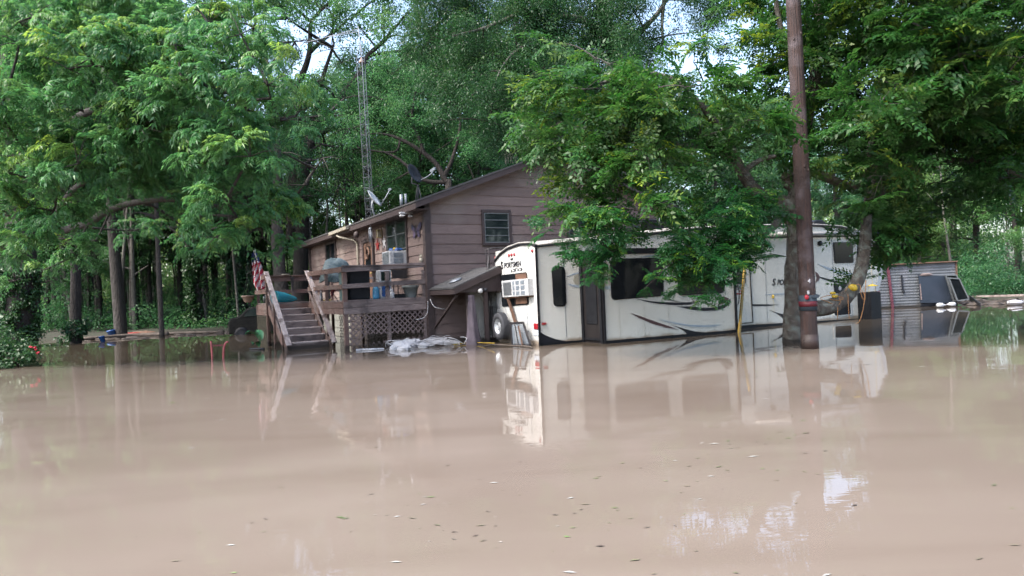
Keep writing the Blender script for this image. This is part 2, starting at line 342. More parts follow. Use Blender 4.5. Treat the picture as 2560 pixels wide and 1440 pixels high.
def scatter(tm, P, yaw, sc_, tip, tilt=.25, rng=RNG):
    """place template sprigs at P; returns verts, t"""
    vs = []; ts = []; k = rng.integers(0, len(tm), len(P))
    for j, (tv, tt) in enumerate(tm):
        idx = np.where(k == j)[0]
        if not len(idx): continue
        y = yaw[idx]; a = rng.normal(0, tilt, len(idx)); b = rng.normal(0, tilt, len(idx))
        cy, sy = np.cos(y), np.sin(y); ca, sa = np.cos(a), np.sin(a); cb, sb = np.cos(b), np.sin(b)
        z = np.zeros_like(y); o = z+1
        Rz = np.array([[cy, -sy, z], [sy, cy, z], [z, z, o]]).transpose(2, 0, 1)
        Rx = np.array([[o, z, z], [z, ca, -sa], [z, sa, ca]]).transpose(2, 0, 1)
        Ry = np.array([[cb, z, sb], [z, o, z], [-sb, z, cb]]).transpose(2, 0, 1)
        R = Rz@Rx@Ry
        v = np.einsum('nij,mj->nmi', R, tv)*sc_[idx][:, None, None]+P[idx][:, None, :]
        vs.append(v.reshape(-1, 3)); ts.append((tt[None, :]*tip[idx][:, None]).ravel())
    return np.concatenate(vs), np.concatenate(ts)
TM = {}
_g = np.random.default_rng(3)
TM['pecan'] = [tmpl_pecan(_g, 6, .122) for _ in range(8)]
TM['elm'] = [tmpl_elm(_g, .112) for _ in range(8)]
TM['oak'] = [tmpl_clump(_g, 42, .38, .085, .42, .7) for _ in range(6)]
TM['wood'] = [tmpl_clump(_g, 26, .55, .17, .5, .6) for _ in range(6)]
TM['under'] = [tmpl_clump(_g, 26, .35, .12, .5, .8) for _ in range(6)]
TM['far'] = [tmpl_clump(_g, 22, .9, .34, .55, .7) for _ in range(5)]
TM['ivy'] = [tmpl_clump(_g, 14, .16, .085, .9, .9) for _ in range(4)]

CLUMP = 5.0
def crown_points(clusters, per, flat=.62, rng=RNG, hang=1.0):
    """clusters: (centre, radius, density) -> sprig positions, yaw, tip factor"""
    P = []; Y = []; T = []
    for c, r, dn in clusters:
        n = max(3, int(per*dn*r*r)); ns = max(2, int(n/CLUMP)) if r > .3 else 1
        sub = nrm(rng.normal(0, 1, (ns, 3)))*(rng.random((ns, 1))**.33)
        q = sub[rng.integers(0, ns, n)]+rng.normal(0, .20 if ns > 1 else .5, (n, 3))*V(1, 1, hang)
        q[:, 2] = q[:, 2]*flat
        P.append(np.asarray(c)+q*r); Y.append(np.arctan2(q[:, 1], q[:, 0])+rng.normal(0, .5, n))
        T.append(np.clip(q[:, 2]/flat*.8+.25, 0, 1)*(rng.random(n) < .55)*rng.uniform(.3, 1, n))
    return np.concatenate(P), np.concatenate(Y), np.concatenate(T)
def branches(mb, skel, clusters, rng, r0=.05, twigs=4, sag=.1):
    """woody links from the nearest skeleton point to every cluster, then twigs inside it"""
    sk = [np.asarray(p) for p in skel]
    order = sorted(clusters, key=lambda c: min(np.linalg.norm(np.asarray(c[0])-p) for p in sk))
    for c, r, dn in order:
        c = np.asarray(c); A = np.array(sk); dd = np.linalg.norm(A-c, axis=1)+np.maximum(0, A[:, 2]-c[2])*.6
        p = A[int(np.argmin(dd))]; ln = np.linalg.norm(c-p)
        mid = (p+c)/2+UP*ln*sag+rng.normal(0, .08*ln, 3)
        pa = bez(p, mid, c, 6); mb.tube(pa, list(np.linspace(r0*min(1.6, .5+ln*.35), r0*.35, 6)), 5, cap=False)
        sk += [pa[3], pa[5]]
        for _ in range(twigs):
            q = unit(rng.normal(0, 1, 3)*V(1, 1, .5)); e = c+q*r*.85
            mb.tube([c, (c+e)/2+UP*.06*r, e], [r0*.32, r0*.22, r0*.1], 4, cap=False)
def leaves(name, kind, m, clusters, per, parent, rng, flat=.62, scl=(.85, 1.15), tilt=.25, hang=1.0):
    P, Yw, T = crown_points(clusters, per, flat, rng, hang)
    v, t = scatter(TM[kind], P, Yw, rng.uniform(scl[0], scl[1], len(P)), T, tilt, rng)
    v = v - wpos(parent)
    o = bpy.data.objects.new(name, leaf_mesh(name, v, t, m)); COL.objects.link(o); o.parent = parent
    return o

# ================================================================== SETTING
def gh(x, y):
    """ground height; the flood covers everything below 0"""
    sh = 36.0 + 2.0*math.sin(x*.11+.6) + .9*math.sin(x*.37) - 1.2*(x > 12) - (3.0 if x < -22 else 0)
    t = (y-sh) if y > -20 else (-y-40)
    b = -1.5 if t < -6 else (-1.5+1.53*(t+6)/6 if t < 0 else .03+.045*min(t, 25))
    if t > 0: b += .05*math.sin(x*1.7)*math.sin(y*1.3)
    return b
gm = MB(); xs = list(range(-60, 61, 1)); ys = [y*.75 for y in range(0, 110)]
xs = [-200, -100]+xs+[100, 200]; ys = [-200, -100, -60]+ys+[110, 200]
for y in ys:
    for x in xs: gm.v.append((x, y, gh(x, y)))
nx = len(xs)
for j in range(len(ys)-1):
    for i in range(nx-1): gm.f.append((j*nx+i, j*nx+i+1, (j+1)*nx+i+1, (j+1)*nx+i))
tag(gm.build('ground', M['ground'], smooth=True), kind='structure', label='muddy wooded ground rising out of the flood at the far bank')

wm = bpy.data.materials.new('flood_water'); wm.use_nodes = True; n = wm.node_tree; p = n.nodes['Principled BSDF']
p.inputs['IOR'].default_value = 1.33
tc = n.nodes.new('ShaderNodeTexCoord')
def wnoise(scale, stretch, detail=2.0, rot=0.1, dist=0.0):
    mp = n.nodes.new('ShaderNodeMapping'); mp.inputs['Scale'].default_value = stretch; mp.inputs['Rotation'].default_value = (0, 0, rot)
    no = n.nodes.new('ShaderNodeTexNoise'); no.inputs['Scale'].default_value = scale; no.inputs['Detail'].default_value = detail; no.inputs['Distortion'].default_value = dist
    n.links.new(tc.outputs['Object'], mp.inputs[0]); n.links.new(mp.outputs[0], no.inputs['Vector']); return no
silt = wnoise(.5, (.45, 1.3, 1), 7, .12, .6); r1 = n.nodes.new('ShaderNodeValToRGB')
r1.color_ramp.elements[0].color = (.146, .117, .095, 1); r1.color_ramp.elements[1].color = (.178, .147, .122, 1)
r1.color_ramp.elements[0].position = .35; r1.color_ramp.elements[1].position = .65
n.links.new(silt.outputs[0], r1.inputs[0])
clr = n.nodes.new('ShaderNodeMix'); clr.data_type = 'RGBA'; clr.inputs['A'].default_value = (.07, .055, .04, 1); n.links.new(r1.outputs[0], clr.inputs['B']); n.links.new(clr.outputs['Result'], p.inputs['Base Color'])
# still water near the bank, faint wake ripples beyond the front that runs in front of the buildings
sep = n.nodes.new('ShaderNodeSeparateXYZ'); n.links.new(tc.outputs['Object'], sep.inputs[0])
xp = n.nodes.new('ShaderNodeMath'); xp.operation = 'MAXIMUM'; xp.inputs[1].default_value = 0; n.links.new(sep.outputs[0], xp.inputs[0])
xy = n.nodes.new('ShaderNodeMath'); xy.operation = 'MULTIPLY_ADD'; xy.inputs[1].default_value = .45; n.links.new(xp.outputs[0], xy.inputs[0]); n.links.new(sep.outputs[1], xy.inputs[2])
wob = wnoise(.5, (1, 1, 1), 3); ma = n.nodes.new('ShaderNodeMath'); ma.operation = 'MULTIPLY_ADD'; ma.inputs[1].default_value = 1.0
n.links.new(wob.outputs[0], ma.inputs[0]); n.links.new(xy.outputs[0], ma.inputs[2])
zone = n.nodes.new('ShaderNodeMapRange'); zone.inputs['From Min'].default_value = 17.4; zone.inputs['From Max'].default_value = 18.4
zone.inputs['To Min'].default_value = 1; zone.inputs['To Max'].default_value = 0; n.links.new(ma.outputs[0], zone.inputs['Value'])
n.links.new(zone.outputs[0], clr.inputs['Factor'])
spl = n.nodes.new('ShaderNodeMapRange'); spl.inputs['To Min'].default_value = .5; spl.inputs['To Max'].default_value = .5; n.links.new(zone.outputs[0], spl.inputs['Value']); n.links.new(spl.outputs[0], p.inputs['Specular IOR Level'])
rg = n.nodes.new('ShaderNodeMapRange'); rg.inputs['To Min'].default_value = .005; rg.inputs['To Max'].default_value = .012; n.links.new(zone.outputs[0], rg.inputs['Value']); n.links.new(rg.outputs[0], p.inputs['Roughness'])
b1 = n.nodes.new('ShaderNodeBump'); b1.inputs['Distance'].default_value = .06; b1.inputs['Strength'].default_value = .16
b2 = n.nodes.new('ShaderNodeBump'); b2.inputs['Distance'].default_value = .004; b2.inputs['Strength'].default_value = .5
w1 = wnoise(.55, (1, 1.5, 1), 2, .15, .4); w2 = wnoise(9, (.45, 1.6, 1), 2, .05, .2)
sm = n.nodes.new('ShaderNodeMapRange'); sm.inputs['To Min'].default_value = .05; sm.inputs['To Max'].default_value = .10; n.links.new(zone.outputs[0], sm.inputs['Value']); n.links.new(sm.outputs[0], b2.inputs['Strength'])
sm2 = n.nodes.new('ShaderNodeMapRange'); sm2.inputs['To Min'].default_value = .03; sm2.inputs['To Max'].default_value = .10; n.links.new(zone.outputs[0], sm2.inputs['Value']); n.links.new(sm2.outputs[0], b1.inputs['Strength'])
n.links.new(w1.outputs[0], b1.inputs['Height']); n.links.new(w2.outputs[0], b2.inputs['Height']); n.links.new(b1.outputs[0], b2.inputs['Normal']); n.links.new(b2.outputs[0], p.inputs['Normal'])
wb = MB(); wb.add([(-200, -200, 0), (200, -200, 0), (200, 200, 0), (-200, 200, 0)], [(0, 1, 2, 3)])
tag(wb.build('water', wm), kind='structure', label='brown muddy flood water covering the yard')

# ================================================================== HOUSE
RZ = lambda u: 4.37+.364*min(u, 9.3-u)             # top of the roof over u
UZ = lambda u: RZ(u)-.19
LEN = 14.7
house = thing('house', HP(4.6, 7, 0), 'brown house with lap siding and a low gable roof, flooded behind the white trailer', 'house')
def lap_wall(P, a0, a1, z0, top, name, m, out, parent, course=.302, zoff=.24, lo=None):
    """lapped boards: P(a,z) -> point, each course a thin wedge standing proud at its lower edge"""
    mb = MB(); z = zoff + course*math.floor((z0-zoff)/course)
    while z < 7:
        zl = max(z, z0); zt = z+course+.012
        def span(zz):
            A = [a for a in np.linspace(a0, a1, 200) if top(a) >= zz]
            return (A[0], A[-1]) if A else None
        sl_, st_ = span(zl+.01), span(zt)
        if sl_ is None or zt < z0: z += course; 
        else:
            if st_ is None:
                mid = (sl_[0]+sl_[1])/2; zt = max(top(a) for a in np.linspace(a0, a1, 200)); st_ = (mid-.02, mid+.02)
            b0, b1_ = P(sl_[0], zl), P(sl_[1], zl); t0, t1 = P(st_[0], zt), P(st_[1], zt)
            o1 = out*.030; o2 = out*.008
            mb.add([b0+o1, b1_+o1, t1+o2, t0+o2, b0, b1_], [(0, 1, 2, 3), (4, 5, 1, 0)])
            z += course
            continue
        if sl_ is None and zl > z0+1: break
    return mb.build(name, m, parent)
# core
core = MB(); core.prism([HP(.01, .01, -1.5), HP(9.29, .01, -1.5), HP(9.29, .01, UZ(9.29)), HP(4.65, .01, UZ(4.65)), HP(.01, .01, UZ(.01))], SD*(LEN-.02))
core.build('wall_core', M['siding'], house)
lap_wall(lambda a, z: HP(a, 0, z), 0, 9.3, -.9, UZ, 'gable_siding', M['siding'], -SD, house)
lap_wall(lambda a, z: HP(0, a, z), 0, LEN, 1.15, lambda a: 4.22, 'side_siding', M['siding'], -GD, house, zoff=.26)
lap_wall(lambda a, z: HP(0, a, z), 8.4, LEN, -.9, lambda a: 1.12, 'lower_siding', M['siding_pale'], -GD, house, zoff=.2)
lap_wall(lambda a, z: HP(0, a, z), 0, 8.38, -.9, lambda a: 1.12, 'lower_siding', M['siding_shade'], -GD, house, zoff=.2)  # lower boards behind the lattice: under-deck shade painted into their colour
for nm, u, v in (('corner_trim', 0, 0), ('corner_trim', 0, LEN), ('corner_trim', 9.3, 0)):
    t_ = MB(); t_.box(HP(u, v, 1.55), (.2, .2, 5.3 if v == 0 else 5.2), (GD, SD, UP)); t_.build(nm, M['trim'], house, bevel=.006)
# roof
r_ = MB(); pr = [(-.5, RZ(-.5)), (4.65, RZ(4.65)), (9.8, RZ(-.5)), (9.8, RZ(-.5)-.05), (4.65, RZ(4.65)-.055), (-.5, RZ(-.5)-.05)]
r_.prism([HP(u, -.45, z) for u, z in pr], SD*(LEN+.9)); roof = r_.build('roof', M['shingle'], house)
fs = MB()
for a, b in ((-.48, 4.65), (4.65, 9.78)):
    for v in (-.43, LEN+.40):
        za = RZ(a)-.052; zb = RZ(b)-.052
        fs.prism([HP(a, v, za), HP(b, v, zb), HP(b, v, zb-.17), HP(a, v, za-.17)], SD*.03)
for u in (-.48, 9.75):
    fs.prism([HP(u, -.39, RZ(-.5)-.055), HP(u, LEN+.39, RZ(-.5)-.055), HP(u, LEN+.39, RZ(-.5)-.24), HP(u, -.39, RZ(-.5)-.24)], GD*.03)
fs.build('fascia', M['trim'], roof)
sf = MB(); sf.box(HP(-.22, LEN/2, RZ(-.5)-.235), (.44, LEN+.7, .012), (GD, SD, UP)); sf.box(HP(9.52, LEN/2, RZ(-.5)-.235), (.44, LEN+.7, .012), (GD, SD, UP))
for a, b in ((-.45, 4.62), (4.68, 9.75)):
    sf.prism([HP(a, -.40, RZ(a)-.10), HP(b, -.40, RZ(b)-.10), HP(b, -.40, RZ(b)-.112), HP(a, -.40, RZ(a)-.112)], SD*.36)
sf.build('soffit', M['soffit'], roof)
lk = MB()
for k in range(9):
    u = 4.65+(-1)**k*(.35+.42*(k//2)); lk = MB(); lk.box(HP(u, -.22, RZ(u)-.165), (.05, .38, .09), (GD, SD, UP)); lk.build('lookout', M['trim'], roof)
vents = [(1003, 492), (1014, 490)]
for i, (x, y) in enumerate(vents):
    q = D(x, y, 22.6); v_ = MB(); v_.tube([q-UP*.35, q+UP*.07], .04 if i else .055, 10); v_.build('roof_vent', M['grey_plastic'] if i else M['galv'], roof, smooth=True)

def window(P, out, a0, a1, z0, z1, parent, ax, trim=.09, mull=(), bars=(), glass='glass_room', name='window', frame='frame_alu'):
    """P(a,z) point on the wall, ax = direction of a"""
    w_ = MB(); c = lambda a, z: P(a, z)
    def strip(mb, A0, A1, Z0, Z1, th, off):
        mb.box(P((A0+A1)/2, (Z0+Z1)/2)+out*(off+th/2), (A1-A0, th, Z1-Z0), (ax, out, UP))
    strip(w_, a0-trim, a0, z0-trim, z1+trim, .05, .02); strip(w_, a1, a1+trim, z0-trim, z1+trim, .05, .02)
    strip(w_, a0, a1, z1, z1+trim, .05, .02); strip(w_, a0, a1, z0-trim, z0, .055, .02)
    wo = w_.build(name, M['trim'], parent, bevel=.004)
    g_ = MB(); strip(g_, a0, a1, z0, z1, .01, .028); g_.build('pane', M[glass], wo)
    f_ = MB(); e = .03
    strip(f_, a0, a0+e, z0, z1, .02, .038); strip(f_, a1-e, a1, z0, z1, .02, .038); strip(f_, a0+e, a1-e, z0, z0+e, .02, .038); strip(f_, a0+e, a1-e, z1-e, z1, .02, .038)
    for m_ in mull: strip(f_, a0+(a1-a0)*m_-.02, a0+(a1-a0)*m_+.02, z0+e, z1-e, .024, .038)
    for b in bars: strip(f_, a0+e, a1-e, z0+(z1-z0)*b-.012, z0+(z1-z0)*b+.012, .018, .038)
    f_.build('frame', M[frame], wo); return wo
gw0 = HG(1208, 532); gw1 = HG(1272, 607)
wa = [((q-HC)@GD, q[2]) for q in (gw0, gw1)]
gw = window(lambda a, z: HP(a, 0, z), -SD, wa[0][0], wa[1][0], wa[1][1], wa[0][1], house, GD, .09, (), (.24, .5, .76), 'glass_room')
cu_ = MB(); cz = wa[1][1]
cu_.box(HP((wa[0][0]+wa[1][0])/2, -.039, wa[0][1]-.28), (.8, .004, .5), (GD, SD, UP)); 
window(lambda a, z: HP(a, 0, z), -SD, 5.1, 5.9, 2.95, 4.1, house, GD, .09, (), (.24, .5, .76), 'glass_room')
window(lambda a, z: HP(0, a, z), -GD, 1.62, 3.42, 2.45, 4.02, house, SD, .1, (.5,), (.33, .64), 'glass_room')
window(lambda a, z: HP(0, a, z), -GD, 10.15, 11.65, 2.3, 3.85, house, SD, .16, (.5,), (.5,), 'glass_dark', frame='trim')
dr = MB(); dr.box(HP(-.045, 5.5, 2.42), (.05, 1.0, 2.05), (GD, SD, UP)); door = dr.build('door', M['wood_brown'], house)
d2 = MB()
for v in (4.93, 6.07): d2.box(HP(-.06, v, 2.45), (.08, .14, 2.2), (GD, SD, UP))
d2.box(HP(-.06, 5.5, 3.53), (.08, 1.0, .13), (GD, SD, UP)); d2.build('frame', M['trim'], door)
d3 = MB(); d3.box(HP(-.076, 5.5, 2.85), (.01, .6, .9), (GD, SD, UP)); d3.build('pane', M['glass_dark'], door)
d4 = MB(); d4.blob(HP(-.11, 5.12, 2.3), .035, .035, .035, 8, 5); d4.build('handle', M['brass'], door, smooth=True)
wr = MB(); c = HP(-.10, 5.5, 3.05)
wr.tube([c+(SD*math.cos(a)+UP*math.sin(a))*.19 for a in np.linspace(0, 6.28, 18)], .045, 6, rough=.3); 
tag(wr.build('door_wreath', M['rust']), 'small dried brown wreath hanging on the front door', 'wreath')
# gutter + downspout
g0 = HP(-.56, 6.35, RZ(-.5)-.10); g1 = HP(-.56, 8.9, RZ(-.5)-.12)
gt = MB(); gt.prism([g0+GD*.05+UP*.05, g0-GD*.07+UP*.05, g0-GD*.06-UP*.06, g0+GD*.05-UP*.07], g1-g0)
gut = gt.build('gutter', M['cream'], house)
ds = MB(); ds.tube([HP(-.54, 7.9, 3.92), HP(-.50, 7.7, 3.84), HP(-.16, 6.9, 3.66), HP(-.09, 6.75, 3.5), HP(-.09, 6.75, 1.5)], .042, 8); ds.build('downspout', M['cream'], gut, smooth=True)

# wall lamp, security light and ornaments (each hangs on the house)
q = HS(948, 585, .12); t0 = thing('wall_lantern', q, 'brass wall lantern beside the front door', 'lantern')
b = MB(); b.box(q, (.13, .15, .22), (GD, SD, UP)); b.build('lamp_glass', M['cream'], t0)
b = MB()
for i in (-1, 1):
    for j in (-1, 1): b.box(q+GD*.07*i+SD*.08*j, (.015, .015, .24), (GD, SD, UP))
b.box(q+UP*.125, (.17, .19, .03), (GD, SD, UP)); b.box(q-UP*.125, (.17, .19, .02), (GD, SD, UP)); b.box(q+GD*.1, (.06, .05, .05), (GD, SD, UP)); b.build('lamp_cage', M['brass'], t0)
q = HP(-.42, .55, 3.9); t0 = thing('security_light', q, 'white twin security floodlight under the eave near the front corner', 'light')
b = MB(); b.box(q+UP*.04, (.4, .12, .05), (GD, SD, UP)); b.build('mount', M['white_plastic'], t0)
for i in (-1, 1):
    b = MB(); c = q-UP*.06+GD*.14*i; b.lathe(c-GD*0, [(.03, .08), (.07, .02), (.085, -.08), (.07, -.085)], 12, (GD, unit(UP*.3+SD*.9), -unit(SD*-.9+UP*.3))); b.build('lamp_head', M['white_plastic'], t0, smooth=True)
def star(c, ax, ay, R, r, n, th, out):
    pts = [c+(ax*math.sin(math.pi*k/n)+ay*math.cos(math.pi*k/n))*(R if k % 2 == 0 else r) for k in range(2*n)]
    return pts, out*th
q = HS(944, 613, .04); b = MB(); b.prism(*star(q, SD, UP, .26, .09, 5, .015, -GD)); tag(b.build('star_ornament', M['red_bright']), 'red metal star on the wall right of the front door', 'star')
q = HS(961, 606, .04); b = MB(); b.prism(*star(q, SD, UP, .28, .08, 5, .015, -GD)); tag(b.build('star_ornament', M['tag_white']), 'white metal star on the wall left of the double window', 'star')
q = HS(1041, 575, .05); t0 = thing('butterfly_ornament', q, 'dark blue metal butterfly hung on the wall right of the double window', 'butterfly')
for sx in (-1, 1):
    b = MB(); S = SD*sx
    b.prism([q, q+S*.35+UP*.22, q+S*.42+UP*.10, q+S*.30-UP*.02], -GD*.012); b.prism([q, q+S*.26-UP*.06, q+S*.26-UP*.24, q+S*.10-UP*.20], -GD*.012); b.build('wing', M['butterfly'], t0)
b = MB(); b.tube([q-GD*.02+UP*.16, q-GD*.02-UP*.2], .018, 6); b.build('body', M['black_metal'], t0)
q = HP(-.45, 3.95, 3.95); b = MB(); b.tube([q+UP*.05, q-UP*.12], .004, 4); b.lathe(q-UP*.15, [(.02, .05), (.07, 0), (.06, -.03)], 10)
for k in range(5):
    a = k*1.257; e = q+V(math.cos(a)*.05, math.sin(a)*.05, -.18); b.tube([e, e-UP*(.35+.06*k)], .011, 6)
tag(b.build('wind_chime', M['galv'], smooth=True), 'metal wind chime hanging from the eave above the deck', 'wind chime')
q = HP(-.45, 5.6, 3.9); b = MB(); b.tube([q+UP*.07, q-UP*.06], .005, 4); b.blob(q-UP*.16, .11, .11, .13, 10, 6); tag(b.build('hanging_feeder', M['trim'], smooth=True), 'small dark round feeder hanging from the eave by the door', 'bird feeder')

# window air conditioner of the house
t0 = thing('air_conditioner', HP(-.35, 1.95, 2.35), 'pale window air conditioner jutting over the deck from the double window', 'air conditioner')
b = MB(); b.box(HP(-.33, 1.95, 2.62), (.60, .74, .50), (GD, SD, UP)); b.build('housing', M['white_plastic'], t0, bevel=.02)
b = MB()
for k in range(14): b.box(HP(-.636, 1.95, 2.42+k*.031), (.012, .62, .014), (GD, SD, UP))
b.build('louvre', M['grey_plastic'], t0)
b = MB()
for (x0, x1, z0, z1) in ((-.50, -.33, 2.66, 2.80), (-.31, -.18, 2.66, 2.80), (-.50, -.33, 2.48, 2.63), (-.31, -.18, 2.48, 2.63)): b.box(HP((x0+x1)/2, 1.576, (z0+z1)/2), (x1-x0, .012, z1-z0), (GD, SD, UP))
b.build('side_grille', M['grey_plastic'], t0)
q = HP(-.36, 1.9, 2.91)
b = MB()
for k in range(7):
    b.blob(q+GD*random.uniform(-.12, .12)+SD*random.uniform(-.25, .25), .11, .09, .05, 8, 5, .3)
bg = b.build('snack_bag', M['blue'], smooth=True); tag(bg, 'blue crumpled bags lying on top of the house air conditioner', 'bag')
b = MB(); b.blob(HP(-.40, 1.72, 2.93), .07, .06, .05, 8, 5, .2); tag(b.build('yellow_packet', M['yellow'], smooth=True), 'small yellow packet on top of the house air conditioner', 'packet')
q = HS(1053, 647, .10); t0 = thing('frog_figurine', q-UP*.12, 'small pale figurine on the deck rail against the wall', 'figurine')
b = MB(); b.blob(q-UP*.05, .07, .07, .09, 9, 6, .1); b.build('body', M['cream'], t0, smooth=True)
b = MB(); b.blob(q+UP*.07, .055, .055, .05, 9, 6, .1); b.blob(q+UP*.12+GD*.035, .018, .018, .018, 6, 4); b.blob(q+UP*.12-GD*.035, .018, .018, .018, 6, 4); b.build('head', M['cream'], t0, smooth=True)

# lean-to over the basement door
t0 = thing('lean_to', HP(1.4, -.9, 0), 'small shingled lean-to against the gable wall beside the white trailer', 'lean-to')
b = MB(); LZ = lambda u: 1.62+.39*min(u, 2.9-u)
b.prism([HP(-.02, -.04, LZ(0)), HP(1.45, -.04, LZ(1.45)), HP(2.92, -.04, LZ(0)), HP(2.92, -.04, LZ(0)-.05), HP(1.45, -.04, LZ(1.45)-.055), HP(-.02, -.04, LZ(0)-.05)], -SD*1.78)
rf = b.build('roof', M['shingle'], t0)
b = MB(); b.prism([HP(-.0, -1.8, LZ(0)-.03), HP(1.45, -1.8, LZ(1.45)-.03), HP(2.9, -1.8, LZ(0)-.03), HP(2.9, -1.8, LZ(0)-.2), HP(1.45, -1.8, LZ(1.45)-.22), HP(0, -1.8, LZ(0)-.2)], -SD*.035)
b.prism([HP(-.005, -.06, LZ(0)-.052), HP(-.005, -1.79, LZ(0)-.052), HP(-.005, -1.79, LZ(0)-.2), HP(-.005, -.06, LZ(0)-.2)], GD*.035)
b.prism([HP(.06, -1.76, LZ(0)-.16), HP(2.84, -1.76, LZ(0)-.16), HP(1.45, -1.76, LZ(1.45)-.12)], SD*.03); b.build('fascia', M['trim'], rf)
b = MB(); c = HP(.42, -1.0, LZ(.42)+.02); nrm_ = unit(UP-GD*.39); b.lathe(c, [(.19, 0), (.19, .03), (.14, .05), (.02, .055)], 18, (unit(GD+UP*.39), -SD, nrm_)); b.build('roof_vent', M['galv'], rf, smooth=True)
b = MB(); b.bar(HP(.12, -1.70, 1.38), HP(.12, -.05, .45), .07, .05); b.bar(HP(1.0, -1.72, -1.2), HP(1.0, -1.72, 1.75), .10, .10, GD); b.build('post', M['trim'], t0)
b = MB(); b.box(HP(1.55, -1.15, .35), (1.6, .05, 2.7), (GD, SD, UP)); b.build('door', M['door_beige'], t0)
b = MB(); b.box(HP(.70, -1.18, .4), (.09, .1, 2.6), (GD, SD, UP)); b.box(HP(1.5, -1.18, 1.62), (1.7, .1, .10), (GD, SD, UP)); b.build('door_frame', M['wood_old'], t0)
q = HP(.55, -1.72, 0); b = MB(); prof = [(.26, -.6), (.21, 0), (.14, .5), (.10, 1.1), (.08, 1.38)]
n_ = 22; vs = []
for r, z in prof:
    for k in range(n_): a = 2*math.pi*k/n_; rr = r*(1+.16*math.cos(5*a+z)); vs.append(q+V(math.cos(a)*rr, math.sin(a)*rr, z))
b.add(vs, [(i*n_+k, i*n_+(k+1) % n_, (i+1)*n_+(k+1) % n_, (i+1)*n_+k) for i in range(4) for k in range(n_)])
mt = mat('drape', (.13, .105, .125), (.08, .065, .08), 6, .8)
tag(b.build('folded_parasol', mt, smooth=True), 'mauve folded parasol cover standing under the lean-to eave', 'parasol')
q = HP(.78, -1.86, 1.48); t0 = thing('porch_bulb', q, 'round white bulb lamp under the lean-to fascia', 'lamp')
b = MB(); b.blob(q, .07, .07, .07, 12, 8); b.build('bulb', M['white_plastic'], t0, smooth=True)
b = MB(); b.blob(q+GD*.16+UP*.03, .06, .06, .055, 10, 6); b.tube([q+UP*.03, q+UP*.08+GD*.08, q+GD*.16+UP*.05], .02, 6); b.build('socket', M['dish_dark'], t0, smooth=True)

# ================================================================== DECK
FZ = 1.38; UD = -2.56; VL = 4.2; VB = 6.2; UL = -3.92
deck = thing('deck', HP(-1.6, 3, 0), 'weathered raised wooden deck with plank railings at the side of the brown house', 'deck')
b = MB()
for k in range(int((VB-.05)/.145)):
    v = .06+k*.145; u0 = UL if v > VL-.02 else UD
    b.box(HP((u0-.04-.0)/2, v+.07, FZ-.02), (abs(u0)-.04, .138, .038), (GD, SD, UP))
b.build('floor', M['wood_old'], deck)
b = MB()
for z, off in ((FZ-.135, 0), (FZ-.315, .004)):
    b.bar(HP(UD-.02, .04-off, z), HP(-.03, .04-off, z+.03), .172, .04, SD)
b.build('rim_board', M['wood_old'], deck, bevel=.004)
b = MB()
for z in (FZ-.135, FZ-.315):
    b.bar(HP(UD-.02, .062, z), HP(UD-.02, VL, z), .172, .04, GD); b.bar(HP(UL, VL+.02, z), HP(UL, VB, z), .172, .04, GD); b.bar(HP(UL-.02, VB, z), HP(-.05, VB, z), .172, .04, SD)
    b.bar(HP(UL+.02, VL, z), HP(UD-.045, VL, z), .172, .04, SD)
b.build('rim_board', M['wood_red'], deck, bevel=.004)
def post(u, v, z0, z1, m='wood_red', w_=.09):
    p_ = MB(); p_.box(HP(u, v, (z0+z1)/2), (w_, w_, z1-z0), (GD, SD, UP)); p_.build('post', M[m], deck, bevel=.005)
for u, v in ((UD+.05, .10), (-.12, .10), (-1.25, .11)): post(u, v, -1.4, 2.18, 'wood_old' if u > -2 else 'wood_red', .10 if u > -2 else .12)
for u, v in ((UD+.05, 2.1), (UD+.05, VL-.05), (UL+.05, VL+.1), (UL+.05, VB-.08), (-2.7, VB-.08), (-1.3, VB-.08), (-.2, VB-.08)): post(u, v, -1.4, 2.3, 'wood_old' if u == -2.7 else 'wood_red')
b = MB(); b.bar(HP(UD-.03, .02, 2.245), HP(-.03, .02, 2.34), .15, .04, SD); b.box(HP((UD-.03)/2, .05, 2.345), (2.55, .14, .03), (GD, SD, unit(UP+0*GD))); b.build('top_rail', M['wood_old'], deck, bevel=.004)
b = MB(); b.bar(HP(UD-.03, .02, 1.765), HP(-.03, .02, 1.84), .125, .04, SD); b.build('mid_rail', M['wood_old'], deck, bevel=.004)
b = MB(); b.bar(HP(UD-.03, .05, 2.25), HP(UD-.03, VL, 2.28), .15, .04, GD); b.bar(HP(UL-.03, VL, 2.23), HP(UL-.03, VB, 2.23), .15, .04, GD); b.bar(HP(UL, VB-.02, 2.21), HP(-.05, VB-.02, 2.23), .17, .04, SD); b.box(HP(UL/2, VB-.04, 2.32), (3.9, .14, .03), (GD, SD, UP)); b.build('top_rail', M['wood_red'], deck, bevel=.004)
b = MB(); b.bar(HP(UD-.03, .05, 1.76), HP(UD-.03, VL, 1.79), .13, .04, GD); b.bar(HP(UL-.03, VL, 1.76), HP(UL-.03, VB, 1.76), .15, .04, GD); b.bar(HP(UL, VB-.02, 1.76), HP(-.05, VB-.02, 1.76), .14, .04, SD); b.build('mid_rail', M['wood_red'], deck, bevel=.004)
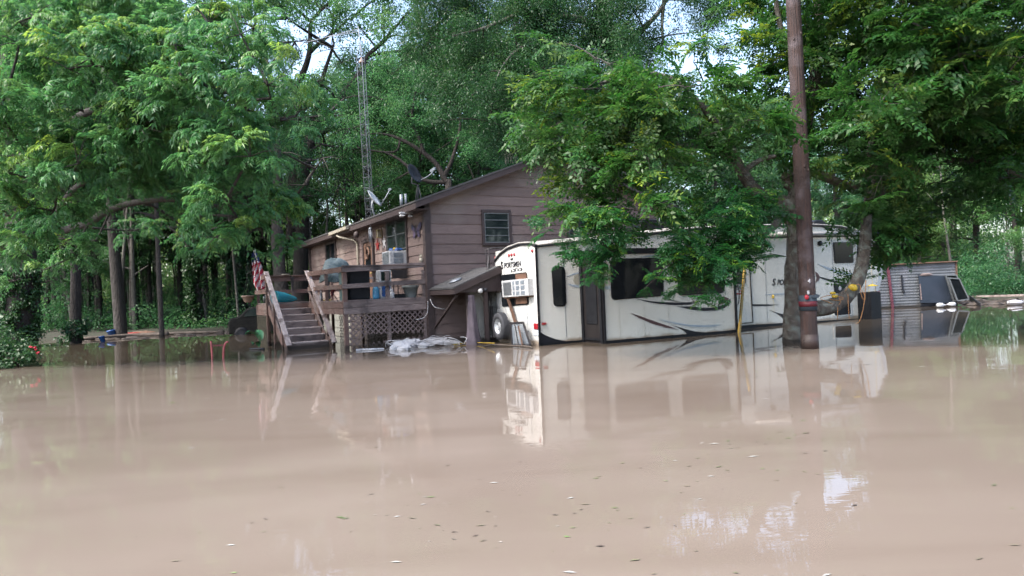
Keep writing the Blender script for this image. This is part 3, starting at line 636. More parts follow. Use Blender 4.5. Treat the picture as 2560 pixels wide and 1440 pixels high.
def lattice(P, a0, a1, z0f, z1f, name, m, step=.115, wd=.036, parent=deck, out=None):
    """diagonal strips clipped to z0f(a)..z1f(a)"""
    b = MB()
    for s_, off in ((1, 0), (-1, .008)):
        k0 = -40
        for k in range(-40, 80):
            c0 = k*step*1.414
            pts = []
            for a in np.linspace(a0, a1, 60):
                z = (a-a0)*s_ + c0 - (3 if s_ > 0 else 0)
                if z0f(a) <= z <= z1f(a): pts.append((a, z))
            if len(pts) >= 2:
                (x0, y0), (x1, y1) = pts[0], pts[-1]
                b.bar(P(x0, y0)+out*off, P(x1, y1)+out*off, .007, wd, np.cross(out, unit(P(x1, y1)-P(x0, y0))))
    return b.build(name, m, parent)
lattice(lambda a, z: HP(a, .06, z), UD+.12, -.14, lambda a: .40-.10*(a+2.5)/2.4 if a > -2.2 else .05, lambda a: 1.01+.02*(a+2.5), 'lattice', M['lattice'], out=-SD)
lattice(lambda a, z: HP(a, .02, z), UD+.12, -.14, lambda a: -.3, lambda a: .10+.16*(a+2.5)/2.4, 'lattice', M['lattice'], out=-SD)
lattice(lambda a, z: HP(UD+.01, a, z), .12, .62, lambda a: -.3, lambda a: .98, 'lattice', mat('lattice_moss', (.10, .085, .07), (.06, .052, .045), 6, .85), out=-GD)
lattice(lambda a, z: HP(UL+.0, a, z), VL+.1, VB, lambda a: -.3, lambda a: .98, 'lattice', mat('lattice_green', (.075, .068, .045), (.045, .04, .028), 6, .85), step=.085, out=-GD)
# stairs
st = thing('staircase', HP(-3.2, 2.8, 0), 'weathered wooden stairs with bleached handrails going down into the flood', 'stairs')
NS = 7; run = (VL-1.25)/NS; rise = FZ/NS
for k in range(NS+3):
    z = FZ-(k+1)*rise+.0; v = VL-k*run; 
    b = MB(); b.box(HP((UL+UD)/2, v-run/2-.0, z-.02), (1.24, run+.03, .036), (GD, SD, UP)); b.build('tread', M['wood_bleached'], st, bevel=.004)
    b = MB(); b.box(HP((UL+UD)/2, v-.005, z+rise/2-.022), (1.22, .022, rise-.04), (GD, SD, UP)); b.build('riser', M['wood_old'], st)
for u in (UL+.03, UD-.03):
    b = MB(); b.bar(HP(u, VL-.02, FZ-.16), HP(u, VL-(NS+3)*run, FZ-.16-(NS+3)*rise), .04, .26, np.cross(GD, unit(-SD*run-UP*rise))); b.build('stringer', M['wood_red'], st)
    top = HP(u, VL+.12, 2.40); bot = HP(u, 1.10, .16)
    b = MB(); n2 = unit(np.cross(GD, unit(bot-top))); b.bar(top, bot, .15, .038, n2)
    b.v = b.v; h_ = b.build('handrail', M['wood_bleached'], st, bevel=.005)
    b = MB(); b.bar(HP(u, VL-.02, 1.78), HP(u, 1.5, -.15), .035, .09, n2); b.build('lower_rail', M['wood_old'], st)
    for v, z1 in ((VL-.08, 2.3), (2.95, 1.40), (1.75, .58)):
        b = MB(); b.box(HP(u+(.045 if u > -3 else -.045), v, z1/2-.6), (.05, .09, z1+1.2), (GD, SD, UP)); b.build('baluster', M['wood_red'], st)

# things on the deck ------------------------------------------------
def onb(u, v, z=FZ): return HP(u, v, z)
q = onb(-1.98, .62); t0 = thing('trash_bin', q, 'tall black storage bin behind the near deck rail', 'bin')
b = MB(); b.prism([q+GD*a+SD*c_ for a, c_ in ((-.30, -.25), (.30, -.25), (.30, .25), (-.30, .25))], UP*.9); b.build('body', M['rv_black'], t0, bevel=.03)
b = MB(); b.box(q+UP*.92, (.64, .54, .05), (GD, SD, UP)); b.build('lid', M['black_metal'], t0, bevel=.015)
q = onb(-2.43, .55); b = MB(); b.box(q+UP*.45, (.09, .5, .9), (GD, SD, UP)); b.box(q+UP*.45-SD*.26, (.05, .03, .86), (GD, SD, UP))
tag(b.build('folded_chair_frame', mat('mossy_teal', (.05, .10, .10), (.09, .13, .12), 9, .7)), 'flat dark teal panel propped behind the deck corner post', 'panel')
q = onb(-1.18, .62); t0 = thing('water_dispenser', q, 'white cabinet water cooler with a glass front and blue lower panel on the deck', 'water cooler')
b = MB(); b.box(q+UP*.42, (.36, .34, .84), (GD, SD, UP)); b.build('cabinet', M['white_plastic'], t0, bevel=.015)
b = MB(); b.box(q+UP*.66-SD*.178, (.27, .01, .26), (GD, SD, UP)); b.build('glass_front', M['glass_room'], t0)
b = MB(); b.box(q+UP*.25-SD*.178, (.25, .01, .38), (GD, SD, UP)); b.build('blue_panel', M['blue'], t0)
q = onb(-1.52, .36); b = MB(); b.lathe(q, [(.10, 0), (.105, .05), (.10, .25), (.09, .30), (.05, .36), (.035, .40)], 16); tag(b.build('water_bottle', M['blue_light'], smooth=True), 'tall light blue printed water bottle standing on the deck', 'bottle')
q = onb(-1.05, .33); t0 = thing('detergent_jug', q, 'white jug with a rounded cap on the deck edge', 'jug')
b = MB(); b.lathe(q, [(.085, 0), (.09, .02), (.085, .14), (.06, .19)], 14); b.build('body', M['white_plastic'], t0, smooth=True)
b = MB(); b.blob(q+UP*.21, .06, .06, .07, 12, 8); b.build('cap', M['tag_white'], t0, smooth=True)
q = onb(-.82, .30); b = MB(); b.box(q+UP*.05, (.30, .2, .10), (GD, SD, UP)); b.box(q+UP*.11, (.34, .24, .02), (GD, SD, UP)); tag(b.build('black_tray', M['rv_black'], bevel=.008), 'low black tray between the white jug and the grey planter', 'tray')
q = onb(-.42, .42); b = MB(); b.lathe(q, [(.16, 0), (.165, .02), (.22, .27), (.255, .28), (.26, .36), (.24, .36), (.235, .30)], 24, close=False); b.lathe(q, [(.0, .29), (.236, .29)], 24, close=False)
pl = b.build('planter', M['planter'], smooth=True); tag(pl, 'large grey green round planter on the deck by the wall', 'planter')
q = onb(-1.62, 1.5); b = MB(); 
for u, v in ((-.25, -.2), (.25, -.2), (-.25, .2), (.25, .2)): b.bar(q+GD*u+SD*v, q-GD*u*.9+SD*v+UP*.62, .025, .025)
b.box(q+UP*.64, (.62, .5, .04), (GD, SD, UP)); tag(b.build('folding_table', M['white_plastic']), 'small white folding table with crossed legs behind the rail', 'table')
q = onb(-.35, 1.3); b = MB()
for u in (-.22, .22):
    for v in (-.2, .2): b.box(q+GD*u+SD*v+UP*.25, (.03, .03, .5), (GD, SD, UP))
b.box(q+UP*.48, (.5, .46, .03), (GD, SD, UP)); b.box(q+UP*.75+SD*.22, (.5, .03, .28), (GD, SD, UP)); tag(b.build('patio_chair', M['black_metal']), 'dark metal patio chair against the wall under the air conditioner', 'chair')
# grill under tarp
q = onb(-1.95, 3.0); t0 = thing('covered_grill', q, 'barbecue grill under a pale teal tarp on the deck', 'grill')
b = MB()
for u in (-.3, .3):
    for v in (-.2, .2): b.box(q+GD*u+SD*v+UP*.4, (.04, .04, .8), (GD, SD, UP))
b.box(q+UP*.78, (.74, .5, .3), (GD, SD, UP)); b.build('grill_body', M['black_metal'], t0)
b = MB(); n_ = 20
vs = []
prof = [(.50, .62), (.52, .80), (.48, 1.02), (.36, 1.24), (.14, 1.33)]
for i, (r, z) in enumerate(prof):
    for k in range(n_):
        a = 2*math.pi*k/n_; rr = r*(1+.10*math.sin(3*a+i)+.05*math.sin(7*a)); vs.append(q+GD*math.cos(a)*rr+SD*math.sin(a)*rr*.75+UP*(z+.05*math.sin(4*a)))
b.add(vs, [(i*n_+k, i*n_+(k+1) % n_, (i+1)*n_+(k+1) % n_, (i+1)*n_+k) for i in range(4) for k in range(n_)]+[tuple(4*n_+k for k in range(n_))]); b.build('tarp', M['tarp'], t0, smooth=True)
q = onb(-1.1, 3.0, 2.36); t0 = thing('cluttered_shelf', onb(-1.1, 3.0), 'narrow shelf behind the rail heaped with folded cloths', 'shelf')
b = MB(); b.box(q-UP*.05, (.95, .4, .04), (GD, SD, UP))
for u in (-.42, .42): b.box(q-UP*.55+GD*u, (.05, .36, .96), (GD, SD, UP))
b.build('frame', M['wood_old'], t0)
for k in range(7):
    b = MB(); c = q+GD*(-.4+.13*k)+UP*(.04+.05*random.random()); b.blob(c, .11, .12, .06, 10, 6, .25)
    tag(b.build('folded_cloth', M[['tag_white', 'cream', 'grey_plastic', 'tag_white', 'dish_dark', 'cream', 'tag_white'][k]], smooth=True), 'crumpled cloth in the heap on the shelf behind the deck rail', 'cloth', 'cloths heaped on the deck shelf')
# teal rolled mat
q0 = HP(-3.55, 5.0, FZ+.17); q1 = HP(-2.75, 5.35, FZ+.10)
t0 = thing('foam_roll', (q0+q1)/2, 'bright teal rolled float lying at the top of the deck stairs', 'float')
b = MB(); b.tube([q0, (q0+q1)/2, q1], [.25, .19, .06], 20); b.build('roll', M['teal'], t0, smooth=False)
b = MB(); dd = unit(q1-q0); ax = unit(np.cross(dd, UP)); b.lathe(q0-dd*.012, [(.0, 0), (.10, 0), (.11, .006), (.19, .006)], 20, (ax, np.cross(dd, ax), dd), close=False); b.build('roll_end', mat('teal2', (.03, .30, .40), (.02, .24, .34), 5, .6), t0)
q = HP(-2.3, 2.2, FZ); t0 = thing('red_camp_stool', q, 'red folding stool and bag beside the wall rail of the deck', 'stool')
b = MB(); b.box(q+UP*.40, (.34, .2, .10), (GD, SD, UP)); b.prism([q+UP*.38-GD*.05, q+UP*.40+GD*.14, q+UP*.12-GD*.02], SD*.1); b.build('seat', M['red_bright'], t0)
b = MB(); b.bar(q-GD*.15, q+GD*.12+UP*.4, .02, .02); b.bar(q+GD*.15, q-GD*.12+UP*.4, .02, .02); b.build('leg', M['black_metal'], t0)
q = HP(-2.32, 2.9, FZ+.02); b = MB(); b.tube([q-SD*.5, q+SD*.4], .018, 8); b.tube([q-SD*.5, q-SD*.62], .011, 8); tag(b.build('paint_roller_pole', M['yellow'], smooth=True), 'yellow handled rod lying along the deck edge', 'rod')
q = HP(-2.34, 3.5, FZ); b = MB(); b.lathe(q, [(.05, 0), (.055, .02), (.05, .2), (.025, .27), (.02, .34)], 12); tag(b.build('spray_bottle', mat('silv', (.4, .42, .45), (.1, .1, .12), 9, .3, metal=.6), smooth=True), 'small silver and black bottle on the deck near the handrail', 'bottle')
q = HP(UL-.02, VL+.9, FZ+.0); b = MB(); b.lathe(q+GD*.12, [(.07, 0), (.07, .22), (.05, .26)], 12); tag(b.build('glass_jar', M['glass_room'], smooth=True), 'dim glass jar on the left end of the deck', 'jar')
q = HP(-2.9, VB-.03, 2.345); b = MB(); b.lathe(q, [(.12, 0), (.15, .03), (.14, .035)], 14); tag(b.build('plate', M['cream'], smooth=True), 'shallow dish resting on the back deck rail', 'dish')

# flag on the stair post
q = HP(UL-.10, VL+.25, 1.9)
fp = D(662, 716, 23.0); ft = D(637, 622, 22.6)
t0 = thing('flag', fp, 'faded stars and stripes flag hanging limp from a thin pole at the stair top', 'flag')
b = MB(); b.tube([fp-UP*.5+V(.12, 0, 0), ft], .014, 8); b.build('pole', M['grey_plastic'], t0, smooth=True)
def ribbon(c0, c1, nseg=14, wave=.05, ph=0): 
    return [(c0+(c1-c0)*t)+V(math.sin(t*9+ph)*wave, math.cos(t*7+ph)*wave, 0) for t in np.linspace(0, 1, nseg)]
# folded cloth: 11 strips side by side, wavy
A0 = D(637, 640, 22.6); A1 = D(637, 700, 22.6)
rows = 26; colsN = 18; vs = []; 
topL = D(636, 628, 22.6)
for i in range(rows):
    t = i/(rows-1); wdt = .10+.42*min(1, t*1.25)**.8 if t < .8 else .52-.8*(t-.8)
    c = topL + (D(655, 722, 22.7)-topL)*t
    for k in range(colsN):
        s_ = k/(colsN-1)-.5; fold = math.sin(s_*16+t*4)*.06
        vs.append(c+V(s_*wdt, fold, -abs(s_)*.12))
parts = {'flag_red': [], 'flag_white': [], 'flag_blue': []}
for i in range(rows-1):
    for k in range(colsN-1):
        f4 = (i*colsN+k, i*colsN+k+1, (i+1)*colsN+k+1, (i+1)*colsN+k)
        band = int((i*.42+k*.34))
        key = 'flag_blue' if i < 6 else ('flag_red' if band % 2 else 'flag_white')
        parts[key].append(f4)
for key, nm in (('flag_red', 'red_stripes'), ('flag_white', 'white_stripes'), ('flag_blue', 'blue_canton')):
    b = MB(); b.v = [tuple(p) for p in vs]; b.f = parts[key]; b.build(nm, M[key], t0, smooth=True)
b = MB()
for i in range(6):
    for k in (3, 8, 13):
        c = vs[i*colsN+k]+V(0, -.012, 0); b.prism(*star(c, V(1, 0, 0), UP, .025, .011, 5, .003, V(0, -1, 0)))
b.build('stars', M['flag_white'], t0)
# hanging planter
q = D(620, 746, 23.6); t0 = thing('hanging_planter', q, 'terracotta coloured hanging planter left of the deck stairs', 'planter')
b = MB(); b.lathe(q, [(.10, -.14), (.13, -.10), (.19, .05), (.215, .06), (.215, .1), (.19, .1)], 18, close=False); b.lathe(q, [(0, -.14), (.10, -.14)], 18, close=False); b.build('pot', M['terra'], t0, smooth=True)
b = MB(); hk = q+UP*.75
for k in range(3): a = k*2.09; b.tube([q+V(math.cos(a)*.2, math.sin(a)*.2, .08), hk], .005, 4)
b.tube([hk, hk+UP*.1, HP(UL-.02, VL+1.6, 2.3)+UP*.3, HP(UL-.02, VL+1.6, 2.15)], .012, 6); b.build('hanger', M['black_metal'], t0)

# ================================================================== ROOF DISHES AND TOWER
def dish(loc, name_label, Rw, Rh, nrm3, m, Y):
    t0 = thing('satellite_dish', loc, name_label, 'satellite dish')
    nrm3 = unit(nrm3); ax = unit(np.cross(UP, nrm3)); ay = np.cross(nrm3, ax)
    b = MB(); n_ = 28; prof = [(0, -.09), (.35, -.078), (.7, -.042), (1, 0), (1.0, -.012), (.7, -.056), (.35, -.092), (0, -.105)]
    vs = [loc+ax*math.cos(2*math.pi*k/n_)*r*Rw+ay*math.sin(2*math.pi*k/n_)*r*Rh+nrm3*z for r, z in prof for k in range(n_)]
    b.add(vs, [(i*n_+k, i*n_+(k+1) % n_, (i+1)*n_+(k+1) % n_, (i+1)*n_+k) for i in range(len(prof)-1) for k in range(n_)]); b.build('reflector', m, t0, smooth=True)
    return t0, ax, ay, nrm3
q = D(937, 495, 24.2); nv = V(.86, -.12, .62)
t0, ax, ay, nn = dish(q, 'white satellite dish seen edge on, mounted on the roof near the tall mast', .36, .36, nv, M['dish_white'], 24)
e = D(975, 474, 24.1); b = MB(); b.tube([q-ay*.34, (q-ay*.34+e)/2-UP*.02, e], .018, 6); b.tube([q-nn*.1, q-nn*.15-UP*.2, D(940, 533, 24.2)-UP*.3], .03, 8); b.build('arm', M['galv'], t0, smooth=True)
b = MB(); b.box(e, (.11, .06, .07), (nn, ax, ay)); b.blob(e+UP*.03-nn*.03, .035, .035, .035, 8, 6); b.build('receiver', M['grey_plastic'], t0)
q = D(1037, 433, 22.9); nv = V(.80, -.42, .40)
t0, ax, ay, nn = dish(q, 'large dark satellite dish with a long arm, standing higher on the roof slope', .33, .36, nv, M['dish_dark'], 23)
e = D(1086, 423, 22.6); b = MB(); p0 = D(1053, 450, 22.8); b.tube([p0, D(1070, 441, 22.7), D(1079, 434, 22.6), e], .022, 6); b.build('arm', M['grey_plastic'], t0, smooth=True)
b = MB(); b.box(e+V(-.05, 0, -.02), (.2, .07, .08), (nn, ax, ay)); b.blob(e, .045, .045, .045, 8, 6); b.build('receiver', M['grey_plastic'], t0)
f0 = D(1044, 490, 22.9); b = MB(); b.tube([q-nn*.1, q-nn*.16-UP*.25, D(1045, 462, 22.95), f0-UP*.35], .035, 8); b.tube([D(1044, 465, 22.95), D(1036, 492, 23)-UP*.3], .02, 6); b.tube([D(1046, 465, 22.95), D(1056, 488, 22.8)-UP*.3], .02, 6); b.build('mount', M['dish_dark'], t0, smooth=True)

TB = D(925, 528, 31.0); TT = D(903, 152, 31.0); TB = TB + (TB-TT)*.62     # lower end goes down behind the house to the ground
t0 = thing('antenna_mast', V(TB[0], TB[1], 0), 'tall thin steel lattice mast with a television aerial, behind the brown house', 'mast')
wd = .36; offs = [V(math.cos(a)*wd*.58, math.sin(a)*wd*.58, 0) for a in (-1.2, .9, 3.0)]
b = MB()
for o3 in offs: b.tube([TB+o3, TT+o3, TT+o3*.75+(TT-TB)*.03, TT+(TT-TB)*.075], .015, 6)
b.build('leg', M['galv'], t0, smooth=True)
b = MB(); NB = 46
for k in range(NB):
    a = TB+(TT-TB)*k/NB; c = TB+(TT-TB)*(k+1)/NB
    for i in range(3):
        b.tube([a+offs[i], c+offs[(i+1) % 3]], .008, 4, cap=False); 
        if k % 2 == 0: b.tube([a+offs[i], a+offs[(i+1) % 3]], .008, 4, cap=False)
b.build('bracing', M['galv'], t0)
b = MB(); top = D(895, 66, 31.0); b.tube([TT-(TT-TB)*.02, TT+(TT-TB)*.075, top], .022, 6); b.build('pole', M['galv'], t0, smooth=True)
b = MB(); c = D(904, 156, 31.0); b.lathe(c, [(.03, .22), (.06, .12), (.13, 0), (.14, -.03)], 12); b.build('rotor', M['terra'], t0, smooth=True)
b = MB(); e1 = D(893, 73, 31.0); e2 = D(815, 93, 31.3); e3 = D(762, 107, 31.5); m1 = D(898, 79, 31.0)
b.tube([e1, e2, e3], .014, 5); b.tube([D(907, 77, 31), m1, D(850, 87, 31.1), e2], .016, 5)
for k, t in enumerate(np.linspace(.05, .97, 12)):
    c = e1+(e3-e1)*t; L = .15+.35*t; b.tube([c-V(.15, L, .25*L), c+V(.15, L, .25*L)], .006, 4)
b.tube([D(856, 89, 31.1), D(834, 120, 31.0)], .012, 5); b.build('aerial', M['galv'], t0)

# ================================================================== TRAILER
rv = thing('travel_trailer', RP(6, 1.2, 0), 'long cream travel trailer with black windows and dark swooshes, standing in the flood', 'travel trailer')
WID = 2.5
prof_px = [(1338, 612), (1460, 600), (1585, 586), (1722, 571), (1850, 565), (1945, 562), (2035, 561), (2100, 565), (2148, 576), (2180, 598), (2204, 640)]
TOP = [((RS(x, y)-RA)@RD, RS(x, y)[2]) for x, y in prof_px]; TOP[0] = (0, TOP[0][1])
tt_ = [a for a, _ in TOP]; zz_ = [c for _, c in TOP]
ztop = lambda t: float(np.interp(t, tt_, zz_))
TE = TOP[-1][0]; T_low = (RS(2152, 740)-RA)@RD; zc = RS(2195, 727)[2]
side = [(0, -.7), (0, zz_[0])]+TOP[1:]+[(TE+.02, 1.6), ((RS(2194, 727)-RA)@RD, zc), (T_low, RS(2152, 731)[2]), (T_low, -.7)]
b = MB(); b.prism([RP(t, 0, z) for t, z in side], RE*WID); b.build('body', M['rv_white'], rv)
# crowned rear wall
def arch(e): return zz_[0]-.02+.20*(1-abs((e-.95)/1.6)**2.0) if e > .0 else zz_[0]
es = np.linspace(0, WID, 22); q_l = RR(1232, 640); 
ar = lambda e: np.interp(e, [0, .25, .9, 1.6, 2.1, WID], [zz_[0]+.02, zz_[0]+.085, zz_[0]+.12, zz_[0]+.06, zz_[0]-.06, zz_[0]-.24])
b = MB(); b.prism([RP(-.03, 0, -.7), RP(-.03, WID, -.7)]+[RP(-.03, e, ar(e)) for e in es[::-1]], RD*.06); b.build('rear_wall', M['rv_rear'], rv)
b = MB(); rp = [RP(-.045, e, ar(e)-.05) for e in es]
b.tube(rp, .026, 6); b.build('rear_top_trim', M['rv_black'], rv, smooth=True)
b = MB(); st_ = list(np.linspace(0, TE, 40)); vs = []
for t in st_:
    for e in np.linspace(-.02, WID, 12):
        k = max(0, 1-t/2.5)
        z = ztop(t)+.015+(k*(ar(min(max(e, 0), WID))-zz_[0]) + (1-k)*.10*math.sin(math.pi*e/WID) if e > 0 else 0)
        vs.append(RP(t-.04*(t == 0), e, z))
b.add(vs, [(i*12+j, i*12+j+1, (i+1)*12+j+1, (i+1)*12+j) for i in range(39) for j in range(11)])
b.tube([RP(t, -.02, ztop(t)+.0) for t in st_], .022, 6); b.tube([RP(-.05, e, ar(e)+.0) for e in es], .025, 6)
rvroof = b.build('roof', M['rv_roof'], rv, smooth=True)
b = MB(); b.tube([RP(t, -.025, ztop(t)-.05) for t in st_], .020, 6); b.bar(RP(-.035, -.02, -.5), RP(-.035, -.02, zz_[0]), .04, .045, RD)
b.build('trim', M['rv_black'], rv)
def skin(pl, px, mt_, name, off, th=.006, parent=None):
    pts = [pl(x, y, off) for x, y in px]; n3 = -RE if pl is RS else -RD
    b_ = MB(); b_.prism(pts, n3*th); return b_.build(name, M[mt_], parent or rv)
def z2(pts): return [(1200+x/4, 540+y/4) for x, y in pts]
def z3(pts): return [(1780+x/4, 540+y/4) for x, y in pts]
# slide-out
SO = .98
t0s = (RS(1508, 740, SO)-RA)@RD; t1s = (RS(1837, 740, SO)-RA)@RD; zt_s = RS(1512, 636, SO)[2]; zb = .02
b = MB(); b.prism([RP(t0s, -SO, zb+.05), RP(t1s, -SO, zb+.05), RP(t1s, -SO, zt_s), RP(t0s, -SO, zt_s)], RE*(SO+.02)); slide = b.build('slide_out', M['rv_white'], rv)
b = MB(); b.prism([RP(t0s-.03, -SO-.03, zt_s), RP(t1s+.03, -SO-.03, zt_s), RP(t1s+.03, -SO-.03, zt_s+.15), RP(t0s-.03, -SO-.03, zt_s+.15)], RE*(SO+.04))
b.bar(RP(t1s, -SO-.01, -.3), RP(t1s, -SO-.01, zt_s), .07, .06, RD); b.bar(RP(t0s, -SO-.01, -.3), RP(t0s, -SO-.01, zt_s), .05, .05, RD); b.bar(RP(t0s, -SO-.008, .03), RP(t1s, -SO-.008, .03), .09, .04, RE)
b.build('slide_trim', M['rv_black'], slide)
b = MB(); b.box(RP(t0s-.02, -SO/2, (zt_s-.4)/2), (.03, SO, zt_s+.4), (RD, RE, UP)); b.build('slide_end_wall', M['rv_brown'], slide)
b = MB()
for e in (-.05, -SO+.06): b.box(RP(t0s-.05, e, (zt_s-.3)/2), (.05, .10, zt_s+.3), (RD, RE, UP))
b.box(RP(t0s-.05, -SO/2, .10), (.05, SO-.2, .05), (RD, RE, UP)); b.box(RP(t0s-.045, -SO/2, 1.25), (.02, .5, 1.5), (RD, RE, UP)); b.build('slide_seal', M['rv_black'], slide)
b = MB(); b.box(RP(t0s-.06, -SO/2, zt_s+.02), (.12, SO+.1, .05), (RD, RE, UP)); b.build('slide_awning', M['rv_black'], slide)
def rwin(pl, px, off, rad, name='window', fm='rv_black', gm_='glass_dark', fr=.03, parent=None):
    n3 = -RE if pl is RS else -RD
    c4 = [pl(x, y, off) for x, y in px]; ctr = sum(c4)/4
    b_ = MB(); b_.prism(rrect(c4, rad), n3*.022); wo = b_.build(name, M[fm], parent or rv, bevel=.003)
    i4 = [c+(ctr-c)*(fr*1.4/np.linalg.norm(ctr-c)) for c in c4]
    b_ = MB(); b_.prism([p+n3*.019 for p in rrect(i4, rad*.8)], n3*.008); b_.build('pane', M[gm_], wo); return wo
rwin(RS, z2([(1297, 430), (1832, 412), (1832, 800), (1312, 842)]), SO, .12, parent=slide)
rwin(RS, z2([(1965, 408), (2436, 392), (2440, 770), (1980, 797)]), SO, .12, parent=slide)
rwin(RS, z2([(713, 503), (846, 503), (862, 903), (735, 907)]), 0, .13)
rwin(RS, z3([(1208, 263), (1402, 260), (1412, 467), (1222, 472)]), 0, .07)
b = MB()
for t in (.78, 6.75, 8.1, 9.6, 11.2): b.box(RP(t, -.003, (ztop(t)+.1)/2), (.012, .008, ztop(t)-.25), (RD, RE, UP))
for e in (.62, 1.9): b.box(RP(-.033, e, 1.25), (.008, .012, 2.5), (RD, RE, UP))
b.build('panel_joint', M['grey_plastic'], rv)
b = MB()
for t in (1.8, 2.6, 3.4, 4.2, 5.0): b.box(RP(t, -SO-.002, .5), (.006, .004, .85), (RD, RE, UP))
b.build('slide_joint', M['rv_decal_tan'], slide)
# decals
for nm, mt_, off, poly in (
 ('swoosh', 'rv_decal', SO, [(1560, 828), (1700, 850), (1850, 862), (2000, 865), (2170, 860), (2100, 885), (1950, 892), (1800, 880), (1680, 862)]),
 ('swoosh', 'rv_decal', SO, [(1815, 812), (1900, 835), (2000, 857), (2050, 862), (1940, 853), (1865, 834)]),
 ('swoosh', 'rv_decal', SO, [(1970, 905), (2100, 904), (2250, 918), (2370, 912), (2450, 880), (2505, 825), (2495, 880), (2440, 922), (2360, 945), (2250, 950), (2120, 938)]),
 ('swoosh', 'rv_decal_red', SO, [(2430, 800), (2490, 825), (2450, 870), (2370, 897), (2415, 850)]),
 ('swoosh', 'rv_decal_red', SO, [(1505, 972), (1600, 1000), (1750, 1055), (1880, 1098), (1985, 1137), (1850, 1115), (1720, 1077), (1600, 1025)]),
 ('swoosh', 'rv_decal', SO, [(1905, 1085), (2050, 1130), (2150, 1155), (2290, 1166), (2080, 1190), (2040, 1150), (1980, 1115)]),
 ('pale_swoosh', 'rv_decal_blue', SO, [(1770, 1025), (1900, 1055), (2080, 1085), (2250, 1092), (2410, 1085), (2330, 1108), (2150, 1112), (2000, 1090), (1850, 1055)]),
 ('pale_swoosh', 'rv_decal_tan', SO, [(1225, 555), (1296, 560), (1300, 690), (1225, 690)]),
 ('pale_swoosh', 'rv_decal_blue', SO, [(1225, 697), (1303, 705), (1305, 738), (1225, 728)]),
 ('pale_swoosh', 'rv_decal_blue', SO, [(1610, 410), (1700, 392), (1830, 390), (1880, 398), (1830, 408)]),
 ('pale_swoosh', 'rv_decal_blue', 0, [(865, 607), (920, 580), (985, 562), (985, 577), (920, 592)]),
 ('pale_swoosh', 'rv_decal_blue', 0, [(860, 670), (920, 685), (990, 695), (990, 718), (920, 705)]),
 ('pale_swoosh', 'rv_decal_tan', 0, [(985, 580), (940, 600), (930, 640), (950, 680), (988, 690)]),
 ('corner_decal', 'rv_decal', 0, [(606, 1165), (660, 1195), (750, 1230), (860, 1252), (1015, 1258), (1040, 1310), (608, 1340)]),
):
    skin(RS, z2(poly), mt_, nm, off, .007, slide if off else rv)
for nm, mt_, poly in (
 ('swoosh', 'rv_decal', [(570, 376), (650, 384), (740, 402), (740, 408), (640, 394)]),
 ('swoosh', 'rv_decal', [(240, 864), (330, 876), (430, 882), (665, 885), (560, 899), (420, 902), (320, 893)]),
 ('swoosh', 'rv_decal', [(235, 928), (290, 940), (368, 953), (300, 960), (240, 948)]),
 ('swoosh', 'rv_decal', [(570, 940), (660, 970), (760, 992), (880, 1000), (880, 1060), (735, 1052), (690, 1005), (640, 970)]),
 ('pale_swoosh', 'rv_decal_blue', [(525, 784), (640, 775), (880, 768), (880, 782), (640, 788)]),
 ('pale_swoosh', 'rv_decal_blue', [(1050, 478), (1180, 520), (1300, 560), (1435, 578), (1435, 604), (1290, 580), (1150, 535)]),
 ('swoosh', 'rv_decal', [(1030, 598), (1100, 612), (1220, 645), (1390, 672), (1400, 692), (1230, 668), (1120, 636)]),
 ('swoosh', 'rv_decal_red', [(1030, 555), (1060, 575), (1076, 605), (1070, 640), (1035, 668), (1045, 620)])):
    skin(RS, z3(poly), mt_, nm, 0, .007)
def text(s, pl, x, y, off, h, parent, mt_, stretch=1.0, shear=.25, name='lettering', bold=.018, spacing=.95, th=.006):
    """lettering as a mesh laid on the side or rear plane; x,y = pixel of the baseline start; h = cap height in metres"""
    cu = bpy.data.curves.new('lettering', 'FONT'); cu.body = s; cu.offset = bold; cu.extrude = 0; cu.space_character = spacing
    ob = bpy.data.objects.new('tmp', cu); COL.objects.link(ob); bpy.context.view_layer.update()
    me = bpy.data.meshes.new_from_object(ob.evaluated_get(bpy.context.evaluated_depsgraph_get())); bpy.data.objects.remove(ob)
    p0 = pl(x, y, off); ax = RD if pl is RS else -RE; n3 = -RE if pl is RS else -RD; sc_ = h/.70; mx = 0
    vs = []
    for v in me.vertices:
        mx = max(mx, v.co.x); vs.append(p0+ax*(v.co.x*sc_*stretch+v.co.y*sc_*shear)+UP*v.co.y*sc_+n3*.004)
    b_ = MB(); b_.v = [tuple(p) for p in vs]; b_.f = [tuple(p.vertices) for p in me.polygons]; o = b_.build(name, M[mt_], parent); bpy.data.meshes.remove(me)
    md = o.modifiers.new('thick', 'SOLIDIFY'); md.thickness = th; md.offset = 0
    return o, mx*sc_*stretch
_, wS = text('S', RS, 1930, 713.5, .003, .215, rv, 'rv_decal', .95)
text('PORTSMEN', RS, 1942.5, 712.2, .003, .165, rv, 'rv_decal', .92)
